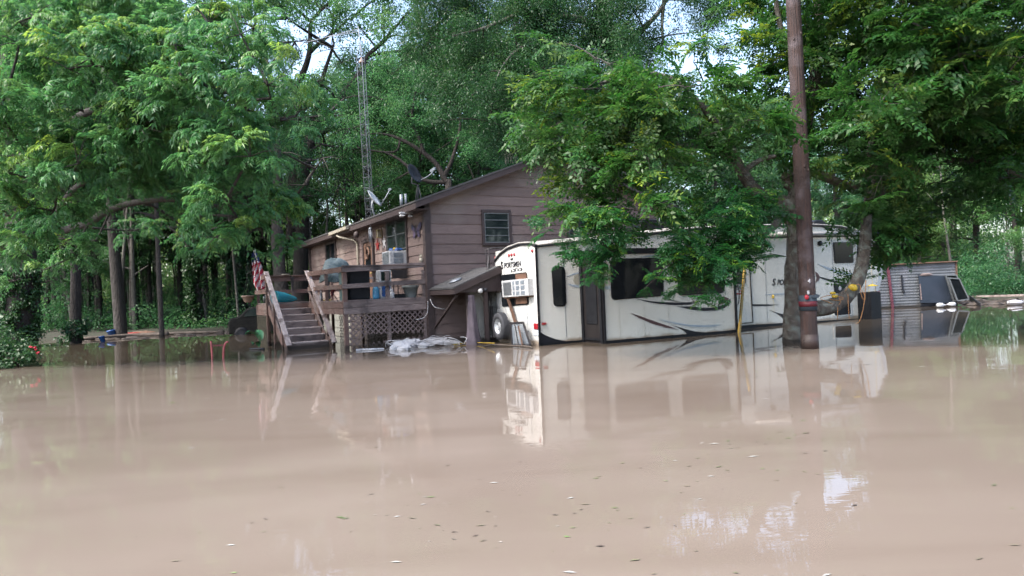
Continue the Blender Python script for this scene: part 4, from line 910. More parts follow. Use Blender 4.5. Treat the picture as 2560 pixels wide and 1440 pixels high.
# rear face, plane off = .03 (rear wall stands 3 cm proud)
text('S', RR, 1253, 672, .035, .20, rv, 'rv_decal', .95, .0, bold=.035)
text('PORTSMEN', RR, 1261.5, 670, .035, .145, rv, 'rv_decal', 1.02, .0, bold=.01)
rz = lambda pts: [(1225+x/18, 620+y/18) for x, y in pts]
for poly in ([(945, 985), (1165, 940), (1165, 960), (945, 1008)], [(950, 1070), (1170, 1030), (1170, 1050), (950, 1095)], [(945, 985), (985, 980), (990, 1090), (950, 1095)], [(1100, 960), (1165, 945), (1165, 1050), (1100, 1060)],
             [(1240, 935), (1440, 905), (1440, 925), (1240, 955)], [(1240, 1020), (1450, 1000), (1450, 1020), (1240, 1040)], [(1240, 935), (1310, 925), (1260, 1035), (1240, 1040)], [(1400, 910), (1450, 905), (1455, 1020), (1400, 1025)], [(1140, 895), (1235, 885), (1235, 912), (1140, 922)]):
    skin(RR, rz(poly), 'rv_decal', 'emblem', .032, .004)
skin(RR, rz([(880, 495), (960, 465), (1035, 450), (1040, 490), (1010, 560), (975, 570), (950, 525)]), 'rv_decal', 'emblem', .032, .004)
for i, (x, y) in enumerate(((855, 340), (970, 318), (1095, 292), (225, 460), (1905, 135))):
    q = RR(1225+x/18, 620+y/18, .035); b = MB(); b.blob(q, .025, .058, .048, 10, 6, ax=(RD, RE, UP)); b.build('marker_lamp', M['red_lens'], rv, smooth=True)
rw = rwin(RR, z2([(210, 592), (470, 560), (492, 885), (226, 906)]), .03, .08)
q = [RR(x, y, .064) for x, y in z2([(355, 585), (462, 570), (468, 630), (357, 640)])]; b = MB(); b.prism(q, -RD*.006); b.build('inner_board', M['wood_brown'], rw)
t0 = thing('air_conditioner', RR(1287, 744, .3), 'white box air conditioner wedged in the rear window of the travel trailer', 'air conditioner')
ca = [RR(x, y, .20) for x, y in z2([(212, 650), (474, 624), (484, 796), (226, 816)])]
b = MB(); b.prism(ca, RD*.24); b.build('housing', M['white_plastic'], t0, bevel=.012)
def acq(u0, u1, v0, v1): 
    f_ = lambda u, v: (ca[0]*(1-u)+ca[1]*u)*(1-v)+(ca[3]*(1-u)+ca[2]*u)*v
    return [f_(u0, v0), f_(u1, v0), f_(u1, v1), f_(u0, v1)]
b = MB(); b.prism(acq(.07, .38, .12, .88), -RD*.008); b.build('condenser_grille', M['dark_grille'], t0)
b = MB()
for u0, u1 in ((.44, .50), (.56, .68), (.74, .88)):
    for v0, v1 in ((.08, .30), (.38, .62), (.70, .92)): b.prism(acq(u0, u1, v0, v1), -RD*.008)
b.build('vent', M['grey_plastic'], t0)
b = MB(); cb = [RR(x, y, .17) for x, y in z2([(240, 812), (486, 792), (486, 806), (240, 828)])]; b.prism(cb, RD*.15)
p0 = RR(1269.5, 745, .14); p1 = RR(1289, 806, .12); b.bar(p0, p1-UP*.03, .09, .045, RD)
tag(b.build('prop_board', M['wood_brown']), 'reddish brown board and prop stick holding up the trailer rear air conditioner', 'prop')
b = MB(); q = [RR(x, y, .032) for x, y in z2([(368, 810), (480, 800), (484, 872), (375, 880)])]; b.prism([p-RD*.036 for p in q], -RD*.01); b.build('inner_board', M['wood_brown'], rw)
q = RR(1340.5, 816, .035); b = MB(); b.box(q, (.05, .20, .155), (RD, RE, UP)); b.build('tail_lamp', M['red_lens'], rv, bevel=.01)
q = RR(1340, 831.5, .04); b = MB(); b.box(q, (.012, .29, .155), (RD, RE, UP)); b.build('licence_plate', M['plate'], rv, bevel=.006)
q = RS(1360, 809.5, .02); b = MB(); b.box(q, (.12, .04, .06), (RD, RE, UP)); b.build('side_marker', M['red_lens'], rv, bevel=.01)
# ladder at the far rear edge
b = MB()
for e in (WID-.02, WID+.20):
    pts = [RP(-.22, e, -.3), RP(-.22, e, 2.45), RP(-.20, e, 2.66), RP(-.05, e-.05, 2.72), RP(.5, e-.15, 2.70)]; b.tube(smoothpath(pts, 4), .018, 8)
for z in np.arange(.1, 2.5, .30): b.tube([RP(-.22, WID-.02, z), RP(-.22, WID+.20, z)], .014, 6)
for z in (.25, 1.0, 1.75): b.tube([RP(-.22, WID-.02, z), RP(0, WID-.12, z)], .012, 6)
b.build('ladder', M['black_metal'], rv, smooth=True)
# door
dq = [RS(x, y, 0.004) for x, y in z3([(222, 380), (364, 372), (404, 1062), (240, 1080)])]
b = MB(); b.prism([dq[0], dq[1], dq[2], dq[3]], -RE*.012); dooro = b.build('entry_door', M['rv_white'], rv)
b = MB()
for i in range(4): b.bar(dq[i]-RE*.014, dq[(i+1) % 4]-RE*.014, .025, .035, RE)
b.build('door_frame', M['rv_black'], dooro)
rwin(RS, z3([(208, 448), (330, 440), (334, 675), (216, 684)]), .018, .05, name='door_window', parent=dooro, gm_='glass_room')
b = MB(); b.tube(smoothpath([RS(*z3([(250, 700)])[0], .02), RS(*z3([(268, 725)])[0], .10), RS(*z3([(268, 860)])[0], .10), RS(*z3([(240, 895)])[0], .02)], 3), .016, 6); b.build('grab_handle', M['rv_black'], dooro, smooth=True)
for k in range(6): skin(RS, z3([(238, 690+k*9), (298, 687+k*9), (298, 691+k*9), (238, 694+k*9)]), 'rv_decal', 'label_line', .018, .002, dooro)
skin(RS, z3([(272, 745), (300, 743), (300, 756), (272, 758)]), 'red_lens', 'red_label', .018, .002, dooro); skin(RS, z3([(238, 772), (318, 766), (318, 782), (238, 788)]), 'red_lens', 'red_label', .018, .002, dooro)
for x, y in ((550, 286), (1080, 274)):
    q = RS(*z3([(x, y)])[0], .02); b = MB(); b.lathe(q, [(.085, -.02), (.085, .03), (.05, .05), (.0, .05)], 16, (RD, UP, -RE)); b.build('speaker', M['rv_black'], rv, smooth=True)
rwin(RS, z3([(1213, 682), (1385, 672), (1400, 772), (1226, 774)]), 0, .06, name='vent_panel', gm_='rv_black')
q = RS(*z3([(1280, 722)])[0], .034); b = MB(); b.prism(*star(q, RD, UP, .09, .06, 6, .004, -RE)); b.build('sticker', M['tag_white'], rv)
sb = [RS(x, y, .002) for x, y in z3([(1200, 872), (1388, 846), (1396, 990), (1210, 1008)])]
b = MB(); b.prism(rrect(sb, .05), -RE*.02); st_o = b.build('storage_hatch', M['rv_white'], rv, bevel=.004); ct = sum(sb)/4
b = MB(); b.prism([p-RE*.018 for p in rrect([c+(ct-c)*.16 for c in sb], .06)], -RE*.01); b.build('opening', M['rv_black'], st_o)
b = MB(); b.bar(RS(1835, 820, .003), RS(2150, 801, .003), .13, .04, RE); b.build('skirt', M['rv_black'], rv); b = MB(); b.bar(RP(.03, -.01, .02), RP(t0s, -.01, .02), .08, .03, RE)
b.build('skirt', M['rv_black'], rv); b = MB(); b.box(RP(12.3, .25, .2), (.9, .3, .9), (RD, RE, UP)); b.box(RP(12.6, .5, .45), (.5, 2.0, .9), (RD, RE, UP)); b.build('underframe', M['rv_black'], rv)
b = MB(); b.prism([RS(x, y, .01) for x, y in ((2199, 650), (2208, 646), (2205, 690), (2196, 728), (2186, 728), (2195, 690))], -RE*.01); b.build('front_cap_trim', M['dish_white'], rv)
# awning
a0 = RS(1872, 588, .12); a1 = RS(2149, 583, .12); b = MB(); b.tube([a0, a1], .075, 14); aw = b.build('awning_roll', M['rv_roof'], rv, smooth=True)
b = MB(); b.bar(a0+RE*.06-UP*.085, a1+RE*.06-UP*.085, .08, .04, UP); b.bar(a1+RE*.02, RS(2141, 690, .03), .05, .05, RD); b.bar(RS(2111, 590, .04), RS(2139, 609, .04), .03, .03, RD); b.build('awning_arm', M['rv_black'], aw)
b = MB(); b.prism([RS(x, y, .012) for x, y in ((2052, 566), (2068, 568), (2099, 581), (2085, 581))], -RE*.006); b.build('roof_brace', M['rv_black'], rv)
# roof units
def shroud(t, e, L, Wd, H, name):
    z0 = ztop(t)+.10; b_ = MB()
    pr_ = [(-L/2, 0), (-L/2+.05, H*.75), (-L/2+.22, H), (L/2-.25, H), (L/2, H*.35), (L/2, 0)]
    b_.prism([RP(t+a, e, z0+z) for a, z in pr_], RE*Wd); return b_.build(name, M['rv_black'], rvroof, bevel=.03)
shroud((RS(2052, 555, -.9)-RA)@RD, .9, .75, .6, .24, 'roof_air_conditioner')
tq = (RS(1632, 570, -1.0)-RA)@RD; shroud(tq, .8, 1.25, .7, .30, 'roof_air_conditioner')
b = MB(); b.tube(smoothpath([RP(tq+.1, .8, ztop(tq)+.3), RP(tq+.15, .8, ztop(tq)+.47), RP(tq+.6, .8, ztop(tq)+.45), RP(tq+.7, .8, ztop(tq)+.2)], 3), .02, 6); b.build('roof_bar', M['grey_plastic'], rvroof, smooth=True)
b = MB()
for k in range(40): 
    t = random.uniform(1, 7); b.blob(RP(t, random.uniform(0, .5), ztop(t)+.05), .05, .04, .02, 5, 3)
b.build('leaf_litter', M['debris'], rvroof)

# spare tyre on the rear bumper
q = RR(1252, 815, .28); sp = thing('spare_tyre', q, 'worn spare tyre on a pale steel rim behind the rear of the trailer', 'tyre')
axs = (RE, UP, -RD); pr_ = []
for r, z in [(.215, -.09), (.225, -.11), (.30, -.115), (.355, -.10), (.375, -.07), (.38, 0), (.375, .07), (.355, .10), (.30, .115), (.225, .11), (.215, .09), (.215, -.09)]: pr_.append((r, z))
b = MB(); b.lathe(q, pr_, 40, axs, close=False); b.build('tyre', M['tyre'], sp, smooth=True)
b = MB()
for k in range(40):
    a = 2*math.pi*k/40; d_ = RE*math.cos(a)+UP*math.sin(a); b.box(q+d_*.378, (.012, .03, .16), (d_, np.cross(d_, RD), RD))
b.build('tread', M['tyre'], sp)
b = MB(); b.lathe(q, [(.222, .10), (.21, .085), (.195, .03), (.15, .015), (.10, .035), (.065, .05), (.0, .05)], 32, axs, close=False); b.build('rim', M['rim'], sp, smooth=True)
b = MB()
for k in range(5):
    a = 2*math.pi*k/5+.3; b.blob(q-RD*.035+(RE*math.cos(a)+UP*math.sin(a))*.13, .016, .016, .012, 8, 4)
b.build('lug', M['black_metal'], sp)
# rack
rk = thing('folding_rack', RR(1300, 860, .35), 'black framed folding rack with grey slats leaning beside the spare tyre', 'rack')
rq = [RR(1277, 808, .30), RR(1308, 806, .22), RR(1326, 863, .35), RR(1281, 863, .45)]
b = MB()
for i in range(4): b.bar(rq[i], rq[(i+1) % 4], .05, .04, RD)
b.bar(RR(1287, 812, .3), RR(1296, 862, .42), .02, .02, RD); b.build('frame', M['black_metal'], rk)
b = MB()
for k in range(13):
    t = (k+.6)/13; a_ = rq[0]+(rq[3]-rq[0])*t; c_ = rq[1]+(rq[2]-rq[1])*t; b.bar(a_+RD*.01, c_+RD*.01, .035, .012, RD)
b.build('slat', M['grey_plastic'], rk)
b = MB(); b.bar(RR(1296, 815, .36), RR(1306, 862, .46), .055, .02, RD); b.build('wooden_bar', M['wood_brown'], rk)
q = RR(1231, 829, .15)
b = MB()
for k in range(5): 
    R_ = .13+.03*k*.4; b.tube([q+RE*.1+RE*math.cos(a)*R_*.55*random.uniform(.95, 1.05)+UP*math.sin(a)*(R_+.05)+RD*k*.02 for a in np.linspace(0, 6.28, 16)], .012, 5)
tag(b.build('hose_coil', M['rope_white'], smooth=True), 'coiled white hose hanging behind the spare tyre', 'hose')
b = MB(); b.tube(smoothpath([W(1205, 868, .03), W(1232, 862, .05), W(1280, 864, .04), W(1322, 866, .05), W(1330, 870, .02)], 4), .018, 6)
tag(b.build('floating_stick', M['log'], smooth=True), 'thin pale stick floating at the foot of the trailer rear', 'stick')
b = MB(); b.tube([RR(1222, 640, .2)*1, RR(1216, 700, .5), RR(1214, 780, .4), RR(1212, 850, .5)-UP*.2], .03, 6, rough=.2); b.box(RR(1222, 790, .25), (.2, .2, .55), (RD, RE, UP)); b.box(RR(1220, 735, .2), (.16, .2, .4), (RD, RE, UP))
tag(b.build('bicycle_rack', M['black_metal']), 'dark metal carrier folded up behind the trailer ladder', 'rack')
# yellow pole in front of the door
p0 = RS(1861.5, 668, .35); p1 = W(1848, 832)
b = MB(); b.bar(p0, p1+(p1-p0)*.3, .07, .05, RE); tag(b.build('yellow_pole', mat('yel_old', (.26, .17, .02), (.20, .13, .02), 5, .6)), 'weathered yellow pole leaning in front of the trailer door', 'pole')
b = MB(); q = RS(1933, 740, .03); b.tube([q, q-UP*.5], .004, 4); b.blob(q-UP*.02, .035, .03, .06, 8, 5, .2); tag(b.build('yellow_float', M['yellow']), 'tiny yellow tag hanging on the trailer wall left of the tree trunk', 'tag')
b = MB(); q = RS(2181, 714, .25); b.lathe(q, [(.0, .05), (.05, .045), (.12, .01), (.19, 0), (.19, -.015)], 14); b.tube([q+UP*.04, q+UP*.5, q+UP*1.6], .005, 4); b.tube([q-V(.12, 0, 0), q-V(.12, 0, .5)], .008, 4); b.tube([q+V(.1, 0, 0), q+V(.1, 0, -.45)], .008, 4)
tag(b.build('hanging_hat_feeder', M['yellow']), 'small yellow hat shaped feeder hanging by the trailer front', 'bird feeder')

# rope tangle on the water
rt = thing('rope_tangle', W(1060, 866), 'tangled heap of white rope and sheeting floating by the deck lattice', 'rope')
b = MB(); rr_ = random.Random(5)
for k in range(46):
    x = 985+rr_.random()**.9*155; c = W(x, 866+rr_.uniform(-2, 5)-(x-980)*.035, 0); R_ = rr_.uniform(.08, .24); ph = rr_.uniform(0, 3); tl = rr_.uniform(.3, 1.0)
    pts = [c+V(math.cos(a+ph)*R_*1.3+rr_.uniform(-.02, .02), math.sin(a+ph)*R_*.7, .02+abs(math.sin(a))*R_*tl+rr_.uniform(0, .02)) for a in np.linspace(0, rr_.uniform(4, 7.5), 16)]
    b.tube(smoothpath(pts, 2), .011, 5, cap=False)
b.build('coils', M['rope_white'], rt, smooth=True)
b = MB()
for x, y, s_ in ((1000, 870, .22), (1020, 866, .26), (1040, 864, .22), (1012, 874, .2), (1060, 868, .14), (985, 874, .12)):
    b.blob(W(x, y)+UP*.02, s_, s_*.8, s_*.75, 12, 7, .22)
b.build('sheeting', M['rope_white'], rt)
b = MB(); b.tube([W(x, y, .015) for x, y in ((890, 876), (905, 875), (930, 874), (960, 872))], .03, 6, rough=.4); tag(b.build('floating_rag', M['tag_white']), 'flat white scrap floating in front of the lattice', 'rag')
b = MB(); b.tube(smoothpath([W(1135, 862, .03), W(1165, 858, .03), W(1200, 857, .05), W(1236, 858, .12)], 4), .014, 6); tag(b.build('yellow_line', M['rope_yellow'], smooth=True), 'thin yellow line stretched over the water to the trailer', 'line')
b = MB(); b.tube(smoothpath([HP(-.02, -.1, 1.3), HP(.02, -.25, 1.1), HP(.15, -.35, 1.02), HP(.45, -.3, .98)], 4), .012, 6); b.tube(smoothpath([HP(-.1, -.12, 1.25), HP(-.15, -.15, .9), HP(-.3, -.12, .75), HP(-.5, -.1, .72)], 4), .010, 6); tag(b.build('loose_cable', M['rope_white'], smooth=True), 'loose white cable dangling at the house corner below the deck rail', 'cable')
b = MB(); b.tube(smoothpath([HP(-1.95, -.06, .98), HP(-1.6, -.08, .93), HP(-1.2, -.08, .99), HP(-1.0, -.06, 1.02)], 4), .010, 6); tag(b.build('thin_branch', M['log'], smooth=True), 'thin pale stick caught on top of the deck lattice', 'stick')

# red chair frame in the flood
t0 = thing('chair_frame', W(548, 897), 'rusty red metal chair frame sticking out of the flood', 'chair')
Yc = 18.0
def c_(x, y, dy=0): return D(x, y, Yc+dy)
b = MB(); b.tube(smoothpath([c_(530, 905)-UP*.3, c_(530, 880), c_(527, 853)], 3), .027, 8); b.tube(smoothpath([c_(558, 905)-UP*.3, c_(559, 878), c_(564, 858), c_(571, 855)], 3), .027, 8); b.build('leg', M['red_paint'], t0, smooth=True)
b = MB(); b.bar(c_(531, 864), c_(561, 863), .05, .035, UP); b.build('crossbar', M['band_red'], t0)

# ================================================================== POWER POLE
PB = W(2025, 871); PT = D(1983, 0, PB[1]+.05); PT = PT+(PT-PB)*.25
pp = thing('utility_pole', PB, 'reddish brown wooden utility pole standing in the flood in front of the trailer', 'utility pole')
b = MB(); pts = [PB-UP*1.5]+[PB+(PT-PB)*t for t in np.linspace(0, 1, 24)]; b.tube(pts, [.168]+list(np.linspace(.165, .138, 24)), 28, rough=.012); b.build('shaft', M['pole_wood'], pp, smooth=True)
pd = unit(PT-PB); px_ = unit(np.cross(pd, V(0, 1, 0)))*1; py_ = np.cross(pd, px_)
def band(y0, y1, R_, mt_, name):
    c0 = D(2022, y0, PB[1]); c1 = D(2023.5, y1, PB[1]); k0 = PB+(PT-PB)*((c0-PB)@pd/np.linalg.norm(PT-PB)); k1 = PB+(PT-PB)*((c1-PB)@pd/np.linalg.norm(PT-PB))
    b_ = MB(); b_.tube([k1, k0], R_, 28); return b_.build(name, M[mt_], pp, smooth=True)
band(738, 776, .178, 'band_blue', 'wrap_band'); band(753, 766, .182, 'band_red', 'reflective_band'); band(835, 872, .1745, 'pole_base', 'wet_base')
def onpole(x, y, R_=.176): 
    d = ray(x, y); P0 = CAM; # nearest hit with the pole cylinder
    Y0 = PB[1]-R_*.98; return CAM+d*Y0/d[1]
q = onpole(2016, 743); b = MB(); b.blob(q-V(0, .02, 0), .05, .025, .05, 10, 6); b.build('red_reflector', M['red_lens'], pp)
b = MB(); b.prism([onpole(x, y)-V(0, .012, 0) for x, y in ((2026, 741), (2040, 735), (2049, 737), (2045, 745), (2030, 744))], V(0, -.01, 0)); b.build('torn_wrap', M['band_blue'], pp)
for s_, (x, y), h in (('4', (2019, 707), .078), ('8', (2017, 735.5), .072)):
    cu = bpy.data.curves.new('n', 'FONT'); cu.body = s_; cu.offset = .03; ob = bpy.data.objects.new('n', cu); COL.objects.link(ob); bpy.context.view_layer.update()
    me = bpy.data.meshes.new_from_object(ob.evaluated_get(bpy.context.evaluated_depsgraph_get())); bpy.data.objects.remove(ob)
    p0 = onpole(x, y)-V(0, .012, 0); b = MB(); b.v = [tuple(p0+_r*v.co.x*h/.7+_u*v.co.y*h/.7) for v in me.vertices]; b.f = [tuple(p.vertices) for p in me.polygons]; o = b.build('number', M['tag_white'], pp); md = o.modifiers.new('t', 'SOLIDIFY'); md.thickness = .008
b = MB()
for k in range(16):
    t = random.uniform(.1, .95); a = random.uniform(-2.2, -.9); c = PB+(PT-PB)*t; b.blob(c+V(math.cos(a), math.sin(a), 0)*.158, .02, .014, .03, 7, 4, .2)
b.build('knot', M['pole_base'], pp)

# ================================================================== SHED AND THINGS AROUND IT
S0 = W(2197, 771); S1 = W(2394, 763); sdv = S1-S0; sL = np.linalg.norm(sdv); sdv /= sL; sn = V(sdv[1], -sdv[0], 0)
def SP(x, y, off=0): return PL(x, y, S0+sn*off, sn)
shed = thing('metal_shed', (S0+S1)/2, 'low grey corrugated metal shed with a red post, half drowned right of the trailer', 'shed')
tl = SP(2206, 664)[2]; tr_ = SP(2388, 655)[2]
nr = 13; b = MB(); vs = []; NX = 2
prof = []
zt_ = max(tl, tr_)+.02; zb_ = -.9; ncor = 22
for i in range(ncor*4+1):
    z = zb_+(zt_-zb_)*i/(ncor*4); ph = i % 4; off = [0, .0, .03, .03][ph]; prof.append((z, off*.5))
for z, off in prof:
    for t in (0, 1):
        zz = zb_+(z-zb_)*((tl if t == 0 else tr_)-zb_)/(zt_-zb_); vs.append(S0+sdv*(sL*t)+UP*zz+sn*off)
b.add(vs, [(i*2, i*2+1, i*2+3, i*2+2) for i in range(len(prof)-1)]); b.build('corrugated_wall', M['corr'], shed)
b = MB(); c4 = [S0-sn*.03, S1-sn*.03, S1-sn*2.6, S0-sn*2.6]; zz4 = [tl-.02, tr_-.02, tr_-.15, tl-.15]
b.add([p+UP*zb_ for p in c4]+[p+UP*z for p, z in zip(c4, zz4)], [(0, 1, 5, 4), (1, 2, 6, 5), (2, 3, 7, 6), (3, 0, 4, 7), (4, 5, 6, 7)]); b.build('wall', M['gap_shade'], shed)  # near-black wall colour stands in for the shade of the gap
b = MB(); b.bar(S0-sn*.1+UP*(tl+.03), S1-sn*.1+UP*(tr_+.03), .05, .5, sn); b.bar(S1+sn*.02+UP*.3, S1+sn*.02+UP*(tr_), .06, .06, sn); b.build('roof_edge', M['rust'], shed)
b = MB(); b.bar(SP(2219, 662, .06), SP(2232, 772, .10), .10, .06, sn); b.bar(SP(2196, 728, .05), SP(2200, 772, .07), .07, .05, sn); b.build('red_post', M['red_post'], shed)
b = MB(); b.bar(SP(2254, 688, .06), SP(2257, 725, .06), .06, .04, sn); b.blob(SP(2259, 729, .06), .05, .03, .09, 8, 6); b.build('hanging_bracket', M['dish_dark'], shed)
b = MB(); q4 = [SP(x, y, .09) for x, y in ((2295, 686), (2365, 690), (2378, 757), (2300, 757))]; b.prism(q4, sn*.05)
tag(b.build('leaning_board', mat('navy', (.02, .03, .045), (.03, .04, .06), 2, .5)), 'large dark navy board leaning on the shed wall', 'board')
b = MB(); b.blob(SP(2315, 687, .12), .28, .08, .07, 10, 5, .3); b.bar(SP(2297, 686, .1), SP(2303, 750, .14), .05, .05, sn); tag(b.build('torn_frame_edge', M['wood_old']), 'splintered wooden frame edge at the left of the dark board', 'frame')
def lframe(px, off, th, label, nm):
    q4 = [SP(x, y, off) for x, y in px]; t0 = thing(nm, sum(q4)/4, label, 'window frame'); b = MB()
    for i in range(4): b.bar(q4[i], q4[(i+1) % 4], .05, th, sn)
    b.build('frame', M['frame_alu'], t0); b = MB(); b.prism(q4, sn*.01); b.build('pane', M['glass_dark'], t0)
lframe(((2364, 688), (2390, 688), (2418, 748), (2384, 752)), .25, .07, 'rear one of two old window frames leaning on the shed', 'window_frame')
lframe(((2371, 695), (2397, 697), (2421, 748), (2393, 752)), .62, .09, 'front pale window frame leaning in front of another one by the shed', 'window_frame')
q = W(2312, 766); b = MB(); vs = []
b.lathe(q+UP*-.05, [(.0, -.1), (.25, -.08), (.42, .1), (.46, .32), (.44, .32), (.40, .12)], 20, (sdv*1.0, sn*.5, unit(UP+sdv*.5)), close=False); tag(b.build('wheelbarrow_tray', M['dish_dark'], smooth=True), 'overturned dark wheelbarrow tray half sunk in front of the shed', 'wheelbarrow')
for (x, y), dirx, lab in (((2352, 757), 1, 'left one of two white jugs floating in front of the shed'), ((2378, 755), -1, 'right one of two white jugs floating in front of the shed')):
    q = W(x, y+6, .1); t0 = thing('floating_jug', q, lab, 'jug', 'white jugs floating by the shed'); b = MB()
    b.lathe(q, [(.0, -.15), (.085, -.15), (.10, -.11), (.10, .05), (.05, .12), (.03, .15)], 12, (UP, sn, sdv*dirx)); b.build('body', M['white_plastic'], t0, smooth=True)
    b = MB(); b.lathe(q, [(.035, .14), (.035, .19)], 10, (UP, sn, sdv*dirx)); b.build('cap', M['tag_white'], t0)
q = W(2538, 757, .1); b = MB(); b.blob(q, .34, .15, .12, 14, 8, .12); b.lathe(q+V(.4, 0, .02), [(.1, 0), (.07, .12), (.06, .18)], 10, (UP, V(0, 1, 0), V(1, 0, 0))); tag(b.build('floating_canister', M['tag_white'], smooth=True), 'dirty white canister lying at the right edge of the far bank', 'canister')
b = MB(); b.bar(W(2418, 742, .10), W(2575, 738, .25), .22, .10, UP); tag(b.build('long_plank', M['wood_bleached'], bevel=.01), 'long pale plank lying along the right bank', 'plank')
b = MB(); rr_ = random.Random(9)
for k in range(70):
    x = 2400+rr_.random()*190; c = W(x, 760-(x-2400)*.02+rr_.uniform(-6, 3), .02); s_ = rr_.uniform(.06, .26); b.blob(c, s_*1.5, s_, s_*.45, 7, 4, .35)
for k in range(22):
    x = 2400+rr_.random()*180; c = W(x, 757+rr_.uniform(-6, 3), .08); b.bar(c, c+V(rr_.uniform(-1, 1), rr_.uniform(-.4, .4), rr_.uniform(0, .2)), .05, .04)
tag(b.build('flood_debris', M['debris']), 'dark drift of mud, sticks and rubbish on the right bank', 'debris', kind='stuff')
b = MB(); b.bar(W(2425, 745, .25), W(2452, 765, .02), .25, .03, sn); tag(b.build('dark_board', M['dish_dark']), 'dark board sloping into the water right of the window frames', 'board')

# left bank: logs, bucket, kayak, dark car
for i, (pts, r_, lab) in enumerate(((((205, 848), (300, 841), (345, 838), (420, 835)), .10, 'pale log lying along the left bank behind the trunks'), (((410, 834), (500, 831), (560, 829)), .07, 'thin log at the right end of the left bank drift'), (((330, 833), (380, 832)), .09, 'short log beside the red kayak end'))):
    b = MB(); b.tube(smoothpath([W(x, y, .06) for x, y in pts], 3), r_, 8, rough=.15); tag(b.build('driftwood_log', M['log'], smooth=True), lab, 'log')
b = MB(); rr_ = random.Random(4)
for k in range(90):
    x = 200+rr_.random()*400; c = W(x, 853-(x-200)*.055+rr_.uniform(-8, 1), .01); s_ = rr_.uniform(.03, .12); b.blob(c, s_*2.2, s_, s_*.5, 6, 4, .3)
tag(b.build('flood_debris', M['debris']), 'line of dead leaves and twigs along the left bank', 'debris', kind='stuff')
for (x, y), lab in (((283, 836), 'blue tub at the foot of the second dark trunk from the left'), ((257, 846), 'small blue scrap floating left of the blue tub')):
    q = W(x, y+5, .05); b = MB(); s_ = 1 if x > 270 else .6; b.lathe(q, [(.13*s_, -.1), (.19*s_, .25*s_), (.21*s_, .26*s_), (.20*s_, .32*s_)], 14, (V(1, 0, .2), V(0, 1, 0), unit(V(-.3, 0, 1)))); tag(b.build('tub', M['blue'], smooth=True), lab, 'tub')
for (x0, y0), (x1, y1), h, lab, m_ in (((320, 838), (337, 835), .16, 'bright red pointed kayak end by the bank', 'red_bright'), ((345, 836), (373, 832), .20, 'dull red upturned boat end right of the bright one', 'rust')):
    p0 = W(x0, y0, .05); p1 = W(x1, y1, .05); c = (p0+p1)/2; L_ = np.linalg.norm(p1-p0); b = MB(); b.blob(c, L_*.5, .2, h*.75, 14, 7); tag(b.build('kayak', M[m_], smooth=True), lab, 'kayak')
cq = D(636, 812, 31.5); cq[2] = .0; t0 = thing('parked_car', cq, 'dark car abandoned at the bank behind the deck', 'car')
ca_, cb_ = unit(V(1, .25, 0)), unit(V(-.25, 1, 0))
b = MB(); pr_ = [(-1.0, .05), (-1.0, .55), (-.9, .75), (-.55, .80), (-.2, 1.15), (.1, 1.22), (2.4, 1.25), (3.0, .9), (3.3, .8), (3.3, .05)]; b.prism([cq+ca_*a+UP*z-cb_*.85 for a, z in pr_], cb_*1.7); cb0 = b.build('body', M['car'], t0, bevel=.06)
b = MB(); b.prism([cq+ca_*a+UP*z-cb_*.87 for a, z in ((-.35, .80), (-.08, 1.12), (.45, 1.14), (.45, .80))], -cb_*.01); b.prism([cq+ca_*a+UP*z-cb_*.87 for a, z in ((.55, .80), (.55, 1.14), (1.4, 1.15), (1.4, .80))], -cb_*.01); b.build('window', M['glass_room'], t0)
for a in (-.45, 2.3):
    b = MB(); b.lathe(cq+ca_*a+UP*.02-cb_*.86, [(.30, .1), (.32, 0), (.2, -.02), (.0, -.02)], 18, (ca_, UP, cb_)); b.build('wheel', M['rv_black'], t0, smooth=True)
b = MB(); b.box(cq-ca_*.99+UP*.5, (.04, .4, .14), (ca_, cb_, UP)); b.build('headlight', M['grey_plastic'], t0)
# big leaved plant left of the stairs
t0 = thing('banana_plant', W(640, 862), 'broad green banana leaves poking from the water left of the deck', 'plant')
def bleaf(p0, p1, p2, wd_):
    pa = bez(p0, p1, p2, 10); sd_ = unit(np.cross(np.asarray(p2)-np.asarray(p0), UP)); vs = []
    for i, p in enumerate(pa):
        w_ = wd_*math.sin(math.pi*min(1, (i+.4)/9.6))**.6; vs += [p-sd_*w_+UP*.05, p-UP*.02, p+sd_*w_+UP*.05]
    b_ = MB(); b_.add(vs, [(i*3+j, i*3+j+1, i*3+j+4, i*3+j+3) for i in range(9) for j in range(2)]); b_.build('leaf', M['banana'], t0, smooth=True)
Yb = 21.8
bleaf(D(652, 855, Yb), D(632, 820, Yb), D(614, 836, Yb-.2), .17); bleaf(D(648, 868, Yb-.6), D(640, 850, Yb-.6), D(632, 862, Yb-.9), .13); bleaf(D(655, 850, Yb), D(648, 826, Yb+.2), D(640, 829, Yb+.4), .12)
b = MB(); b.tube([W(625, 872, .02), W(660, 872, .03)], .03, 6); tag(b.build('dark_pipe', M['dish_dark'], smooth=True), 'dark pipe floating at the left foot of the deck', 'pipe')

